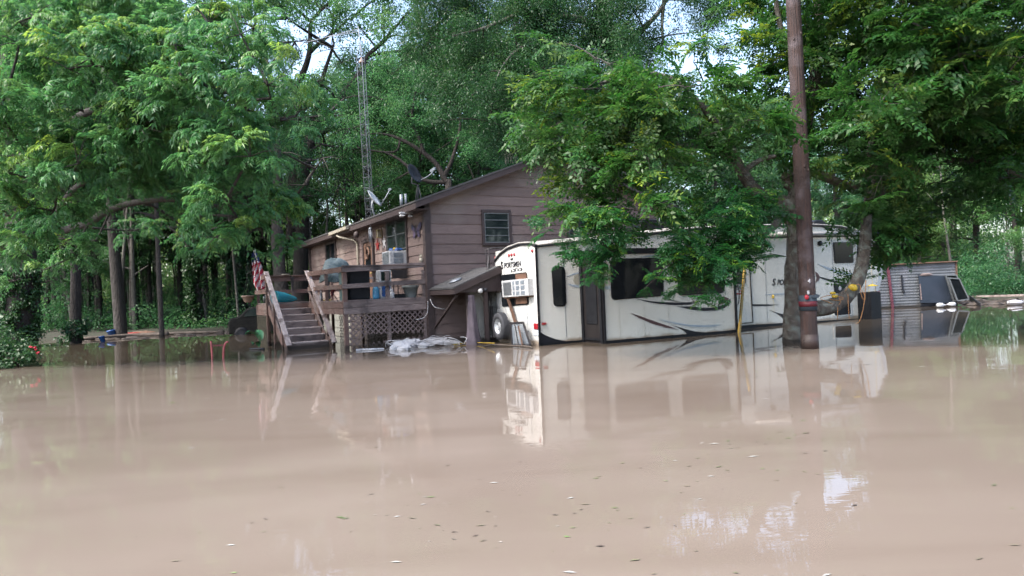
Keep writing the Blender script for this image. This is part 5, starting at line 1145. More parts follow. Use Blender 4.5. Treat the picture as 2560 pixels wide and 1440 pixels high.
# ================================================================== TREES
def px_clusters(spec, rng, jit=14, yj=.6):
    """spec rows: (x0, x1, step, y, Y0, Y1, radius, density)"""
    out = []
    for x0, x1, st_, y, Y0, Y1, r_, dn in spec:
        x = x0
        while x <= x1:
            Yd = rng.uniform(Y0, Y1); out.append((D(x+rng.normal(0, jit), y+rng.normal(0, jit), Yd), r_*rng.uniform(.8, 1.2), dn)); x += st_
    return out
def trunk_tree(name, label, cat, base, trunk_pts, radii, limbs, bark, group=None, n=12, rough=.06):
    t0 = thing(name, base, label, cat, group)
    b = MB(); b.tube(smoothpath(trunk_pts, 3), list(np.interp(np.linspace(0, 1, (len(trunk_pts)-1)*3+1), np.linspace(0, 1, len(radii)), radii)), n, rough=rough)
    tro = b.build('trunk', M[bark], t0, smooth=True); sk_ = list(smoothpath(trunk_pts, 3))[len(trunk_pts):]
    b = MB()
    for pts, r0, r1 in limbs:
        sp_ = smoothpath(pts, 4); b.tube(sp_, list(np.linspace(r0, r1, len(sp_))), 8, rough=rough, cap=False); sk_ += sp_
    return t0, b, sk_

# ---- pecan-like tree on the left, overhanging towards the viewer
rg = np.random.default_rng(11)
base = W(52, 868)
tp = [base-UP*1.2, base, D(52, 640, base[1]), D(45, 400, base[1]), D(30, 200, base[1]-1), D(40, -100, base[1]-1.5), D(80, -330, base[1]-2)]
limbs = [([D(50, 640, 26), D(120, 560, 23), D(170, 490, 20.5), D(215, 450, 18.5), D(260, 410, 17)], .15, .05),
         ([D(50, 600, 26), D(200, 565, 22), D(262, 530, 20), D(330, 508, 19), D(440, 498, 18), D(560, 520, 17.2), D(680, 540, 16.5)], .15, .03),
         ([D(30, 280, 25.5), D(65, 120, 22), D(75, 60, 20), D(150, 0, 18)], .18, .06),
         ([D(45, 400, 26), D(180, 300, 21), D(330, 240, 18), D(480, 170, 17), D(600, 110, 16.5)], .14, .03),
         ([D(40, 450, 26), D(150, 380, 21), D(300, 330, 18), D(450, 330, 17), D(620, 310, 16.3), D(740, 290, 16)], .13, .03),
         ([D(40, 100, 25), D(200, 20, 20), D(400, -40, 17.5), D(560, -80, 17)], .2, .04)]
pec, bl, sk_ = trunk_tree('pecan_tree', 'large pale green pecan tree with drooping leaflets filling the upper left', 'tree', base, tp, [.72, .60, .52, .46, .38, .26, .15], limbs, 'bark_dark')
rows = [(20, 600, 78, 30, 14.6, 18, .85, 1), (40, 660, 78, 95, 14.4, 18, .85, 1), (20, 700, 78, 160, 14.4, 17.5, .8, 1), (30, 745, 78, 225, 14.3, 17.5, .75, 1),
        (10, 590, 78, 290, 14.3, 17.5, .8, 1), (690, 760, 60, 285, 15, 16.5, .62, .9), (40, 640, 78, 355, 14.4, 17.5, .8, 1), (20, 700, 78, 420, 14.4, 17.5, .75, 1), (480, 735, 72, 480, 14.6, 17, .62, 1), (0, 220, 80, 480, 15, 19, .8, .9),
        (520, 740, 72, 535, 14.8, 17, .55, .9), (0, 160, 75, 550, 15, 18, .7, .9), (560, 735, 60, 585, 15, 17, .45, .7), (10, 100, 70, 625, 15, 17, .6, .8), (20, 60, 60, 700, 16, 18, .5, .6),
        (110, 220, 55, 585, 17, 20, .42, .9), (100, 200, 50, 650, 19, 22, .42, .8), (350, 470, 60, 560, 20, 25, .7, .5), (360, 620, 90, 620, 22, 28, .6, .35), (520, 620, 60, 570, 19, 24, .7, .5), (0, 560, 120, -60, 15, 19, 1.0, .7), (60, 560, 140, -190, 16, 20, 1.2, .5), (0, 700, 120, 250, 17.5, 20, 1.0, .5), (0, 600, 120, 420, 18, 21, 1.0, .5), (40, 600, 120, 90, 18, 21, 1.0, .5)]
cl = px_clusters(rows, rg, 20)
branches(bl, sk_, cl, rg, .045, 4); bl.build('branches', M['bark_dark'], pec, smooth=True)
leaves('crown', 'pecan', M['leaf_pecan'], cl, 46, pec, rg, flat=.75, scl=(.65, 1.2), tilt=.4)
rv_ = np.random.default_rng(5)
iv = [(base+V(math.cos(a), math.sin(a), 0)*.60+UP*z, .35, 1) for z in np.arange(.1, 3.4, .3) for a in (-2.6, -1.8, -1.0, -.2)]
leaves('ivy', 'ivy', M['leaf_ivy'], iv, 130, pec, rv_, 1.0)

# ---- big elm in front of the trailer
rg = np.random.default_rng(21)
base = W(1984, 856); Y0 = base[1]
def E_(x, y, dy=0): return D(x, y, Y0+dy)
tp = [base-UP*1.3, base, E_(1984, 760), E_(1984, 690), E_(1990, 620), E_(1990, 540), E_(1992, 470), E_(2004, 380, .1), E_(2022, 260, .2), E_(2045, 150, .3), E_(2046, 20, .3), E_(2040, -160, .2)]
limbs = [([E_(1990, 520), E_(1940, 500, -.1), E_(1895, 482, -.2), E_(1855, 430, -.3), E_(1825, 370, -.4), E_(1800, 320, -.6), E_(1740, 250, -1), E_(1690, 200, -1.2)], .19, .05),
         ([E_(1985, 560), E_(1955, 548), E_(1925, 575, -.3), E_(1880, 600, -.6), E_(1820, 620, -.9), E_(1740, 640, -1.2)], .11, .03),
         ([E_(1995, 470), E_(1968, 462), E_(1964, 438)], .12, .10),
         ([E_(1830, 390, -.4), E_(1760, 370, -.8), E_(1640, 360, -1.2), E_(1540, 400, -1.2), E_(1440, 440, -1)], .10, .03),
         ([E_(1855, 430, -.3), E_(1900, 400, -.4), E_(1940, 390, -.5)], .07, .04),
         ([E_(1800, 320, -.6), E_(1880, 300, -.7), E_(1920, 295, -.6), E_(1925, 335, -.5)], .06, .04),
         ([E_(1690, 200, -1.2), E_(1600, 180, -1.4), E_(1500, 210, -1.6)], .06, .03),
         ([E_(2022, 260, .2), E_(1980, 150, 0), E_(1950, 60, -.2), E_(1930, -60, -.3)], .10, .04),
         # second stem curving out low to the right
         ([E_(1988, 790), E_(2020, 772, -.1), E_(2070, 768, -.15), E_(2108, 748, -.1), E_(2138, 712, 0), E_(2156, 660, .1), E_(2163, 600, .2), E_(2167, 540, .3), E_(2174, 480, .4), E_(2190, 400, .5), E_(2215, 300, .5), E_(2250, 180, .3), E_(2300, 40, 0), E_(2330, -100, -.2)], .205, .04),
         ([E_(1995, 400, 0), E_(2035, 430, .1), E_(2080, 450, .2), E_(2125, 466, .3), E_(2148, 455, .3), E_(2165, 405, .3), E_(2182, 345, .3), E_(2200, 300, .2)], .13, .05),
         ([E_(2215, 300, .5), E_(2300, 250, 0), E_(2400, 240, -.5), E_(2520, 260, -.8)], .08, .03),
         ([E_(2190, 400, .5), E_(2290, 420, .6), E_(2380, 400, .5), E_(2480, 410, .4), E_(2570, 450, .3)], .09, .03)]
elm, bl, sk_ = trunk_tree('elm_tree', 'lichen spotted elm with a low forked second stem, overhanging the trailer', 'tree', base, tp, [.32, .25, .205, .205, .205, .19, .19, .16, .145, .13, .11, .07], limbs, 'bark_lichen', rough=.07)
rows = [(1470, 1730, 62, 170, 13.0, 14.8, .46, 1), (1390, 1800, 62, 222, 12.8, 15, .5, 1), (1365, 1950, 64, 285, 13, 15.5, .5, .85), (1370, 1780, 64, 345, 13, 15.5, .48, .9), (1385, 1400, 30, 395, 13.5, 14.5, .3, .9), (1420, 1440, 50, 120, 14, 15.5, .4, .6), (1860, 1960, 60, 350, 14, 15.5, .45, .7),
        (1420, 1700, 64, 405, 13, 15.5, .5, 1), (1440, 1630, 58, 468, 13, 15, .42, 1), (1445, 1620, 54, 520, 13, 14.8, .38, 1), 
        (1945, 2040, 48, 20, 14.8, 16.5, .5, 1), (1940, 2040, 48, 90, 14.8, 16.5, .48, 1), (1930, 2040, 50, 160, 14.8, 16.5, .42, .9), (1930, 2040, 55, 230, 14.8, 17, .5, .8), (1900, 1960, 60, 440, 14.8, 16, .4, .7),
        (2070, 2190, 62, 20, 14.8, 17, .5, 1.1), (2200, 2560, 68, 20, 12.2, 15.5, .62, 1.1), (2070, 2190, 62, 80, 14.8, 17, .5, 1.1), (2200, 2560, 68, 80, 12.2, 15.5, .6, 1.1), (2080, 2190, 62, 140, 14.8, 17, .5, 1.1), (2200, 2560, 68, 140, 12.2, 15.5, .6, 1.1), (2080, 2190, 62, 200, 14.8, 17, .5, 1), (2200, 2560, 70, 200, 12.5, 16, .6, 1.1), (2090, 2190, 62, 260, 14.8, 17, .5, 1), (2200, 2560, 70, 260, 12.5, 16, .6, 1.1), (2080, 2560, 70, 320, 14.6, 16.8, .6, 1.1), (2070, 2560, 74, 380, 14.6, 17, .58, 1.0),
        (2060, 2120, 60, 520, 15, 17, .3, .6), (2200, 2560, 80, 440, 14, 17.5, .55, .9), (2200, 2420, 72, 500, 15, 17.5, .5, .9), (2200, 2330, 62, 555, 15, 17.5, .45, .9), (2210, 2300, 60, 610, 16, 17.5, .36, .9), (2190, 2280, 42, 640, 16, 17, .34, 1), (2185, 2230, 40, 590, 16, 17, .36, 1), (2175, 2190, 40, 540, 15.8, 17, .35, .9), (2540, 2560, 40, 430, 14, 15, .5, 1), (2180, 2190, 30, 690, 15.9, 16.1, .12, .8),
        (2040, 2600, 140, 100, 16, 19, .9, .7), (2100, 2600, 140, 250, 17, 19, .9, .7), (2240, 2600, 120, 380, 17, 19.5, .9, .6), (1980, 2600, 120, -60, 13, 17, .9, .8), (1980, 2600, 160, -200, 13, 18, 1.2, .6), (1450, 1800, 110, 300, 15, 17, .7, .5), (2640, 2760, 110, 100, 13, 16, .9, .8), (2640, 2760, 110, 300, 13, 16, .9, .8)]
cl = px_clusters(rows, rg, 13)
b2 = MB(); branches(b2, sk_, cl, rg, .022, 4, .12); b2.build('branches', M['bark'], elm, smooth=True); bl.build('limbs', M['bark_lichen'], elm, smooth=True)
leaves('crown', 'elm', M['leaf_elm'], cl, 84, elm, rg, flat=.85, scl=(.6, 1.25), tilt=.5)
low = [(1455, 1580, 36, 562, 13, 14.5, .25, 1), (1462, 1560, 34, 600, 13.2, 14, .22, 1), (1470, 1535, 32, 634, 13.2, 14, .19, 1.1), (1472, 1510, 30, 665, 13.3, 13.8, .16, 1.2), (1474, 1485, 30, 692, 13.4, 13.7, .12, 1.2), (1472, 1474, 50, 714, 13.4, 13.7, .07, 1.4),
       (1790, 1930, 44, 505, 13.6, 15, .27, 1), (1755, 1925, 42, 540, 13.2, 15, .27, 1), (1720, 1905, 40, 580, 13.2, 15, .27, 1), (1705, 1880, 38, 618, 13, 14.6, .25, 1), (1700, 1850, 36, 652, 13, 14.4, .24, 1), (1708, 1825, 34, 685, 13, 14, .22, 1), (1722, 1800, 32, 714, 13.1, 13.8, .17, 1), (1738, 1785, 28, 742, 13.1, 13.8, .11, 1), (1745, 1745, 30, 768, 13.2, 13.6, .06, 1.5),
       (1672, 1690, 20, 655, 13, 13.2, .11, 1.2), (1652, 1668, 18, 678, 13, 13.2, .09, 1.2), (1630, 1645, 18, 700, 13, 13.2, .07, 1.4), (1606, 1620, 16, 720, 13, 13.2, .06, 1.5), (1385, 1400, 30, 552, 13.5, 14, .09, 1.2), (1376, 1380, 40, 590, 13.5, 14, .06, 1.5)]
cl2 = px_clusters(low, rg, 7)
b2 = MB(); branches(b2, sk_+[c[0] for c in cl if c[0][2] < 4.5], cl2, rg, .012, 3, .1); b2.build('hanging_twigs', M['bark'], elm, smooth=True)
CLUMP = 3.0
leaves('hanging_sprays', 'elm', M['leaf_elm'], cl2, 300, elm, rg, flat=1.0, scl=(.4, .75), tilt=.5)
CLUMP = 5.0
# sawn stub
b = MB(); b.lathe(E_(1964, 440, -.12), [(.10, 0), (.085, .02), (0, .025)], 12, (V(1, 0, 0), UP, V(-.3, -1, .2)/1.05)); b.build('cut_limb', M['log'], elm)
# ropes and yellow jug tied to the low stem
rt = thing('tied_rope', E_(2090, 740, -.35), 'yellow and orange ropes with yellow floats tied round the low elm stem', 'rope')
b = MB()
for pts in (((2050, 745), (2075, 738), (2100, 742), (2108, 747), (2095, 751), (2075, 748)), ((2052, 748), (2075, 757), (2092, 764), (2101, 755), (2098, 744)), ((2112, 728), (2125, 714), (2148, 712), (2152, 722)), ((2150, 720), (2160, 735), (2163, 748), (2156, 745), (2150, 725)), ((2120, 735), (2121, 770), (2124, 800)), ((2165, 700), (2160, 760), (2150, 800), (2140, 810)), ((2095, 760), (2093, 800))):
    b.tube(smoothpath([E_(x, y, -.30) for x, y in pts], 4), .008, 6)
b.build('rope', M['rope_orange'], rt, smooth=True)
for x, y, s_ in ((2133, 719, 1.0), (2082, 733, .62), (2087, 741, .66)):
    b = MB(); q = E_(x, y, -.34); b.blob(q, .11*s_, .05, .055*s_ if s_ < 1 else .075, 12, 7, .08, (unit(V(1, 0, -.45 if s_ == 1 else 0)), V(0, 1, 0), unit(V(.45 if s_ == 1 else 0, 0, 1)))); b.build('float', M['yellow'], rt, smooth=True)

# ---- oak hanging over the roof from the top centre
rg = np.random.default_rng(31)
base = V(8.2, 27.5, -1.2)
tp = [base, D(1570, 560, 27), D(1545, 330, 26.5), D(1535, 130, 26), D(1520, 60, 25.5), D(1500, 0, 25), D(1480, -150, 24.5)]
limbs = [([D(1535, 130, 26), D(1500, 85, 25), D(1465, 55, 24.5), D(1420, 42, 24), D(1370, 42, 24), D(1310, 32, 23.5), D(1250, 55, 23), D(1195, 75, 22.5), D(1130, 90, 22)], .16, .03),
         ([D(1420, 42, 24), D(1380, 20, 24), D(1365, -20, 24)], .10, .06),
         ([D(1440, 120, 25), D(1380, 110, 24), D(1310, 115, 23), D(1260, 160, 22.5), D(1230, 230, 22)], .08, .02),
         ([D(1535, 130, 26), D(1620, 60, 26), D(1665, 0, 26), D(1680, -60, 26)], .12, .05),
         ([D(1660, 0, 26), D(1655, 60, 26), D(1658, 105, 26)], .08, .04),
         ([D(1680, -60, 26), D(1760, -40, 26), D(1850, -60, 26)], .08, .04)]
oak, bl, sk_ = trunk_tree('oak_tree', 'dark small leaved oak with mottled pale limbs hanging over the house roof', 'tree', base, tp, [.5, .42, .36, .30, .22, .2, .14], limbs, 'bark_lichen', rough=.07)
rows = [(1085, 1620, 62, 10, 21.5, 26, .95, 1.2), (1085, 1620, 64, 70, 21.5, 26, .9, 1.15), (1080, 1640, 68, 130, 21.5, 26, .85, 1.1), (1380, 1640, 60, 190, 21, 25, .7, 1.1), (1090, 1330, 60, 185, 21.5, 24.5, .8, .9), (1110, 1200, 46, 235, 21.5, 23, .6, 1), (1330, 1540, 80, 200, 22.5, 26, .8, .6),
        (1215, 1400, 62, 240, 21.5, 24, .7, .8), (1225, 1400, 60, 300, 21.5, 24, .65, .9), (1245, 1380, 60, 350, 21.5, 24, .5, .8), (1130, 1160, 40, 280, 21.5, 22.5, .35, .9), (1330, 1420, 60, 400, 21, 23, .5, .7),
        (1735, 1830, 44, 15, 23, 27, .5, 1), (1755, 1820, 40, 60, 23, 27, .42, 1), (1775, 1825, 40, 100, 24, 27, .28, 1), (1795, 1815, 40, 140, 24, 27, .14, 1), (1590, 1650, 50, 120, 24, 27, .5, .8), (1690, 1700, 40, 75, 24, 27, .25, .8),
        (1080, 1900, 130, -60, 22, 28, 1.3, .8), (1100, 1700, 150, -160, 23, 29, 1.6, .5)]
cl = px_clusters(rows, rg, 15)
b2 = MB(); branches(b2, sk_, cl, rg, .035, 4, .08); b2.build('branches', M['bark_dark'], oak, smooth=True); bl.build('limbs', M['bark_lichen'], oak, smooth=True)
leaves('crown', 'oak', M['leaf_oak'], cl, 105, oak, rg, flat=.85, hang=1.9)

# ---- forked tree in the middle distance
rg = np.random.default_rng(41)
Yf = 37.0
def F_(x, y, dy=0): return D(x, y, Yf+dy)
base = W(752, 812); base[2] = .3; base[1] = Yf; base[0] = F_(752, 800)[0]
tp = [base-UP*.5, F_(752, 700), F_(755, 560), F_(757, 460), F_(768, 383), F_(790, 340)]
limbs = [([F_(742, 560, .5), F_(742, 425, .5), F_(760, 370, .5), F_(783, 335, .4), F_(815, 290, .3), F_(837, 265), F_(870, 217), F_(895, 190), F_(920, 140), F_(962, 100), F_(980, 75), F_(996, 60)], .30, .07),
         ([F_(727, 600, 1), F_(726, 400, 1), F_(722, 320, 1), F_(735, 240, 1), F_(764, 166, 1), F_(775, 120, 1), F_(776, 64, 1), F_(792, 36, 1), F_(830, 2, 1)], .27, .06),
         ([F_(772, 134, 1), F_(805, 102, 1), F_(840, 77, 1), F_(872, 46, 1)], .13, .05),
         ([F_(790, 340), F_(840, 315), F_(900, 292), F_(940, 260)], .18, .05), ([F_(768, 383), F_(800, 220), F_(828, 130), F_(835, 110)], .15, .05),
         ([F_(914, 144), F_(960, 132), F_(1030, 124), F_(1060, 128)], .09, .03), ([F_(962, 100), F_(985, 88), F_(1010, 92)], .06, .03)]
ft_, bl, sk_ = trunk_tree('forked_tree', 'tall forked tree with dark bare limbs behind the mast, against the bright sky', 'tree', base, tp, [.5, .42, .38, .34, .28, .18], limbs, 'bark_dark')
rows = [(600, 740, 55, -20, 33, 37, 1.3, .9), (590, 700, 55, 50, 33, 37, 1.1, .8), (760, 1060, 62, 20, 35, 39, 1.4, .55), (830, 1070, 62, 80, 35, 39, 1.3, .45), (880, 1060, 66, 160, 35, 39, 1.2, .4), (720, 800, 70, 230, 35, 38, 1.0, .45), (800, 1040, 80, 240, 36, 39, 1.2, .5), (760, 860, 60, 300, 35, 38, 1.0, .6), (700, 1060, 90, -60, 35, 40, 2.0, .5)]
cl = px_clusters(rows, rg, 18)
branches(bl, sk_, cl, rg, .07, 4, .08); bl.build('branches', M['bark_dark'], ft_, smooth=True)
leaves('crown', 'wood', M['leaf_wood'], cl, 44, ft_, rg, flat=.75, scl=(.7, 1.0))

# ---- second leaning tree behind the roof dishes
rg = np.random.default_rng(43)
Yg = 33.0
base = D(1122, 700, Yg); base[2] = .3
tp = [base-UP*.6, D(1122, 480, Yg), D(1115, 455, Yg), D(1090, 409, Yg), D(1051, 377, Yg), D(1007, 351, Yg), D(960, 335, Yg), D(900, 335, Yg)]
limbs = [([D(1060, 382, Yg), D(1045, 340, Yg), D(1030, 300, Yg), D(1038, 230, Yg)], .10, .04), ([D(1000, 350, Yg), D(985, 380, Yg), D(900, 372, Yg)], .06, .03), ([D(1115, 455, Yg), D(1060, 450, Yg), D(1000, 400, Yg), D(960, 380, Yg)], .12, .04), ([D(1110, 440, Yg), D(1130, 400, Yg), D(1150, 320, Yg), D(1150, 230, Yg)], .12, .04)]
t2, bl, sk_ = trunk_tree('leaning_tree', 'leafy tree with a leaning grey limb just behind the roof dishes', 'tree', base, tp, [.24, .17, .15, .12, .10, .08, .05, .03], limbs, 'bark_dark')
rows = [(880, 1200, 60, 250, 32, 36, 1.3, .8), (860, 1240, 60, 310, 32, 36, 1.2, .8), (850, 1280, 62, 370, 33, 37, 1.1, .7), (830, 1260, 66, 430, 34, 37, 1.0, .6), (1140, 1330, 60, 350, 32, 35, 1.0, .7), (780, 900, 60, 480, 33, 36, .9, .5), (960, 1250, 70, 190, 33, 37, 1.2, .6)]
cl = px_clusters(rows, rg, 18)
branches(bl, sk_, cl, rg, .05, 4, .08); bl.build('branches', M['bark_dark'], t2, smooth=True)
leaves('crown', 'wood', M['leaf_wood'], cl, 38, t2, rg, flat=.75, scl=(.6, .85))
def moss(parent, x0, x1, y0, y1, Y, nstr):
    b = MB()
    for k in range(nstr):
        x = random.uniform(x0, x1); ya = y0+random.uniform(0, (y1-y0)*.4); yb = min(y1, ya+random.uniform(.3, 1)*(y1-y0)); p = D(x, ya, Y+random.uniform(-.4, .4)); q = D(x+random.uniform(-6, 6), yb, Y); q[1] = p[1]
        b.tube([p, (p+q)/2+V(random.uniform(-.08, .08), 0, 0), q], [.03, .02, .006], 4, cap=False)
    return b.build('moss', M['moss'], parent)
moss(t2, 1262, 1300, 325, 410, 33, 50); moss(t2, 1308, 1330, 310, 380, 34, 20); moss(oak, 1360, 1410, 250, 400, 25, 60)

# ---- individually traced trunks in the wood
def generic_crown(seed, kind, H, R_, z0, dens, ncl, per, flatness=.65):
    rg_ = np.random.default_rng(seed); cl_ = []
    for k in range(ncl):
        t = rg_.random()**.85; z = z0+(H-z0)*t; rr = R_*math.sqrt(max(.05, 1-(abs(t-.42)/.62)**2)); a = rg_.uniform(0, 6.28); r_ = rr*rg_.random()**.5
        cl_.append((V(r_*math.cos(a), r_*math.sin(a), z), rg_.uniform(.9, 1.5), dens))
    return cl_, rg_
LIB = []
for i, (H, R_, z0, ncl, lean) in enumerate(((17, 4.2, 6.5, 54, .4), (20, 4.6, 8, 60, -.5), (14, 3.6, 4.5, 46, .8), (18, 3.4, 5, 50, -.2), (11, 3.0, 2.6, 38, .3))):
    cl_, rg_ = generic_crown(100+i, 'wood', H, R_, z0, 1, ncl, 20)
    b = MB(); tp = [V(0, 0, -1.6), V(0, 0, 0), V(lean*.3, .1, H*.3), V(lean*.6, -.1, H*.6), V(lean, .1, H*.9)]; r0 = .012*H+.06
    b.tube(smoothpath(tp, 4), list(np.interp(np.linspace(0, 1, 17), [0, .25, .6, 1], [r0*1.35, r0, r0*.7, r0*.2])), 10, rough=.07)
    sk_ = smoothpath(tp, 4)[8:]; branches(b, sk_, cl_, rg_, .075, 3, .1)
    me_t = bpy.data.meshes.new('trunk'); me_t.from_pydata(b.v, [], b.f); me_t.update()
    for p_ in me_t.polygons: p_.use_smooth = True
    me_t.materials.append(M['bark_dark' if i % 2 == 0 else 'bark'])
    P, Yw, T = crown_points(cl_, 13, .65, rg_, 1.2); v, t = scatter(TM['wood'], P, Yw, rg_.uniform(.75, 1.1, len(P)), T, .25, rg_)
    LIB.append((me_t, leaf_mesh('crown', v, t, M['leaf_wood'])))
NTREE = 0
def forest_tree(i, x, y, s_, rz_, label, group=None, name='woodland_tree', zs=1.0, ts=None, bark=None, cat='tree', crown_mat=None, cs=1.0):
    t0 = thing(name, (x, y, gh(x, y) if gh(x, y) > -.5 else 0), label, cat, group); t0.rotation_euler = (0, 0, rz_)
    for me_, nm in zip(LIB[i], ('trunk', 'crown')):
        o = bpy.data.objects.new(nm, me_); COL.objects.link(o); o.parent = t0
        k = s_ if (nm == 'crown' or ts is None) else ts
        if nm == 'crown': k *= cs
        o.scale = (k, k, s_*zs)
        if nm == 'crown' and crown_mat: 
            o.material_slots[0].link = 'OBJECT'; o.material_slots[0].material = crown_mat
    return t0
def ivy_on(t0, x, y, r_, z0, z1, seed):
    rg_ = np.random.default_rng(seed); iv = [(V(x+math.cos(a)*r_, y+math.sin(a)*r_, z), .32, 1) for z in np.arange(z0, z1, .35) for a in rg_.uniform(-3.1, 0, 3)]
    P, Yw, T = crown_points(iv, 100, 1.0, rg_); v, t = scatter(TM['ivy'], P, Yw, rg_.uniform(.9, 1.5, len(P)), T, .3, rg_)
    o = bpy.data.objects.new('ivy', leaf_mesh('ivy', v-wpos(t0), t, M['leaf_ivy'])); COL.objects.link(o); o.parent = t0
# base px, width px, depth, variant, label
TR = [(190, 857, 30, 29.4, 0, 'straight dark trunked tree standing in the water, second from the left'),
      (303, 842, 33, 33.4, 1, 'thick dark trunked tree on the left bank beside the blue tub'),
      (405, 842, 14, 31.2, 3, 'slender pale trunked tree standing in the water between the left bank trees'),
      (497, 826, 22, 38.0, 0, 'grey leaning trunk wrapped in ivy at the left bank'),
      (572, 818, 15, 40.0, 2, 'thin dark trunk left of the hanging planter'),
      (606, 815, 32, 39.0, 1, 'ivy covered thick trunk behind the flag'),
      (712, 812, 40, 33.0, 1, 'thick grey barked trunk rising behind the deck stairs'),
      (455, 822, 12, 42.0, 3, 'thin straight trunk deep in the wood left of the ivy leaner'),
      (348, 824, 10, 43.0, 4, 'very thin trunk deep in the wood behind the pale log'),
      (245, 830, 11, 42.0, 2, 'thin dark trunk deep in the wood between two thick trunks'),
      (120, 838, 18, 40.0, 0, 'dark trunk in the shade right of the ivy clad pecan')]
for k, (x, y, wpx, Yt, vi, lab) in enumerate(TR):
    bx = D(x, y, Yt); rad = wpx*Yt/FPX/2; Hs = (17, 20, 14, 18, 11)[vi]; r0 = (.012*Hs+.06)
    t0 = forest_tree(vi, bx[0], Yt, 1.0, k*1.3, lab, ts=rad/r0*.95, zs=(.72 if k in (3, 4, 5, 6) else 1.0), cs=(.4 if k in (3, 4, 5, 6) else 1.0))
    if k in (3, 5, 0): ivy_on(t0, bx[0], Yt, rad*1.05, .2, (5.5 if k != 0 else 1.0), 60+k); 
    if k in (3, 5): t0.children[-1].parent = t0; t0.rotation_euler = (0, 0, 0)
    if k == 0: t0.rotation_euler = (0, 0, 0)
# ---- the rest of the wood
rgf = np.random.default_rng(77)
def ytop(px):
    return float(np.interp(px, [-200, 400, 450, 600, 640, 700, 760, 860, 1000, 1100, 1280, 1500, 1600, 1680, 1880, 1960, 2060, 2120, 2200, 2560, 2800], [-80, -60, 240, 330, 330, 310, 210, 170, 140, 110, 80, 120, 190, 280, 280, 200, 330, 330, 200, 150, 0]))
k = 0; placed = []
ORD = ['far left', 'left', 'mid left', 'centre', 'mid right', 'right', 'far right']
cnt = {}
for Yt, stp in ((41, 140), (48, 165), (57, 160)):
    px = -160+rgf.uniform(0, 60)
    while px < 2740:
        x = px+rgf.normal(0, 22); Yk = Yt+rgf.uniform(-2.2, 2.2); X = (x-1280)/FPX*Yk
        vi = int(rgf.integers(0, 5)); hor = 727-.0419*(x-1280); Ht = 1.45+(hor-max(ytop(x-100), ytop(x), ytop(x+100), ytop(x-50), ytop(x+50)))/FPX*Yk
        H0 = (17, 20, 14, 18, 11)[vi]; s_ = min(1.5, max(.5, Ht/H0))
        if 2180 < x < 2560 and Yk < 44: px += stp; continue
        zone = ('behind the leaning pecan limbs' if x < 420 else 'left of the brown house' if x < 760 else 'behind the brown house' if x < 1450 else 'behind the trailer' if x < 2180 else 'behind the metal shed')
        row = {41: 'front row', 48: 'second row', 57: 'rearmost row'}[Yt]
        forest_tree(vi, X, Yk, s_, rgf.uniform(0, 6.28), 'leafy woodland tree in the %s of the wood %s' % (row, zone), 'woodland trees in the %s %s' % (row, zone))
        k += 1; px += stp*rgf.uniform(.8, 1.2)
# saplings with low crowns along both banks
for j, (x, y, Yt, vi, s_, lab) in enumerate(((2300, 700, 40, 4, .62, 'dark green arching small tree behind the metal shed'), (2450, 700, 41, 4, .9, 'pale sapling right of the metal shed'), (2540, 690, 38, 2, .8, 'young tree at the right edge behind the plank'),
        (2240, 690, 43, 4, .7, 'pale sapling between the elm stem and the shed'), (660, 760, 43, 4, .8, 'light green sapling behind the flag'), (770, 760, 42, 4, .75, 'light green sapling behind the deck back rail'), (90, 780, 37, 4, .8, 'dark sapling at the left bank behind the pecan'), (380, 780, 40, 4, .75, 'dark leafy sapling between the trunks on the left bank'), (250, 770, 38, 4, .6, 'low leafy sapling right of the second trunk'), (540, 780, 44, 4, .75, 'leafy sapling behind the red chair frame'))):
    q = D(x, y, Yt); forest_tree(4, q[0], Yt, s_, j*2.1, lab, name='sapling', crown_mat=M['leaf_under'] if x > 600 else None)
# ---- understorey along the bank, one mass of leaves nobody could count
def mass(name, kind, m, n, xr, yr, hfun, label, rg_, scl, extra=None):
    X = rg_.uniform(xr[0], xr[1], n); Yk = rg_.uniform(yr[0], yr[1], n); X = X*(Yk/yr[0])
    keep = []; P = []
    for a, c in zip(X, Yk):
        g_ = gh(a, c)
        if g_ < -.25: continue
        h = hfun(a, c)
        P.append((a, c, max(g_, 0)+h*rg_.random()**1.3))
    P = np.array(P); T = rg_.random(len(P))*(rg_.random(len(P)) < .5)
    v, t = scatter(TM[kind], P, rg_.uniform(0, 6.28, len(P)), rg_.uniform(scl[0], scl[1], len(P)), T, .3, rg_)
    o = bpy.data.objects.new(name, leaf_mesh(name, v, t, m)); COL.objects.link(o); return tag(o, label, kind='stuff')
rgu = np.random.default_rng(9)
mass('undergrowth', 'under', M['leaf_wood'], 5200, (-32, 32), (36.5, 47), lambda a, c: (1.0+1.1*math.sin(a*.8+c)*math.sin(a*.31)+.2*(c-36)) if a < 8 else 2.2+1.4*math.sin(a*.5), 'dense green undergrowth along the flooded bank', rgu, (.8, 1.5))
mass('undergrowth', 'under', M['leaf_wood'], 1300, (12, 30), (35.5, 40), lambda a, c: 1.5+.9*math.sin(a*1.3), 'light green bushes on the right bank behind the shed', rgu, (.8, 1.3))
mass('far_wood', 'far', M['leaf_far_haze'], 5200, (-46, 46), (68, 80), lambda a, c: 12+2.5*math.sin(a*.13)-(5.5 if .14 < a/c < .40 else 0)-(4 if -.40 < a/c < -.24 else 0), 'leafy depth of the wood far behind the house, coloured pale for haze', rgu, (.8, 1.4))
mass('far_wood', 'far', M['leaf_far_haze'], 3000, (-46, 46), (64, 70), lambda a, c: 7, 'low growth at the back of the wood, coloured pale for haze', rgu, (.7, 1.2))
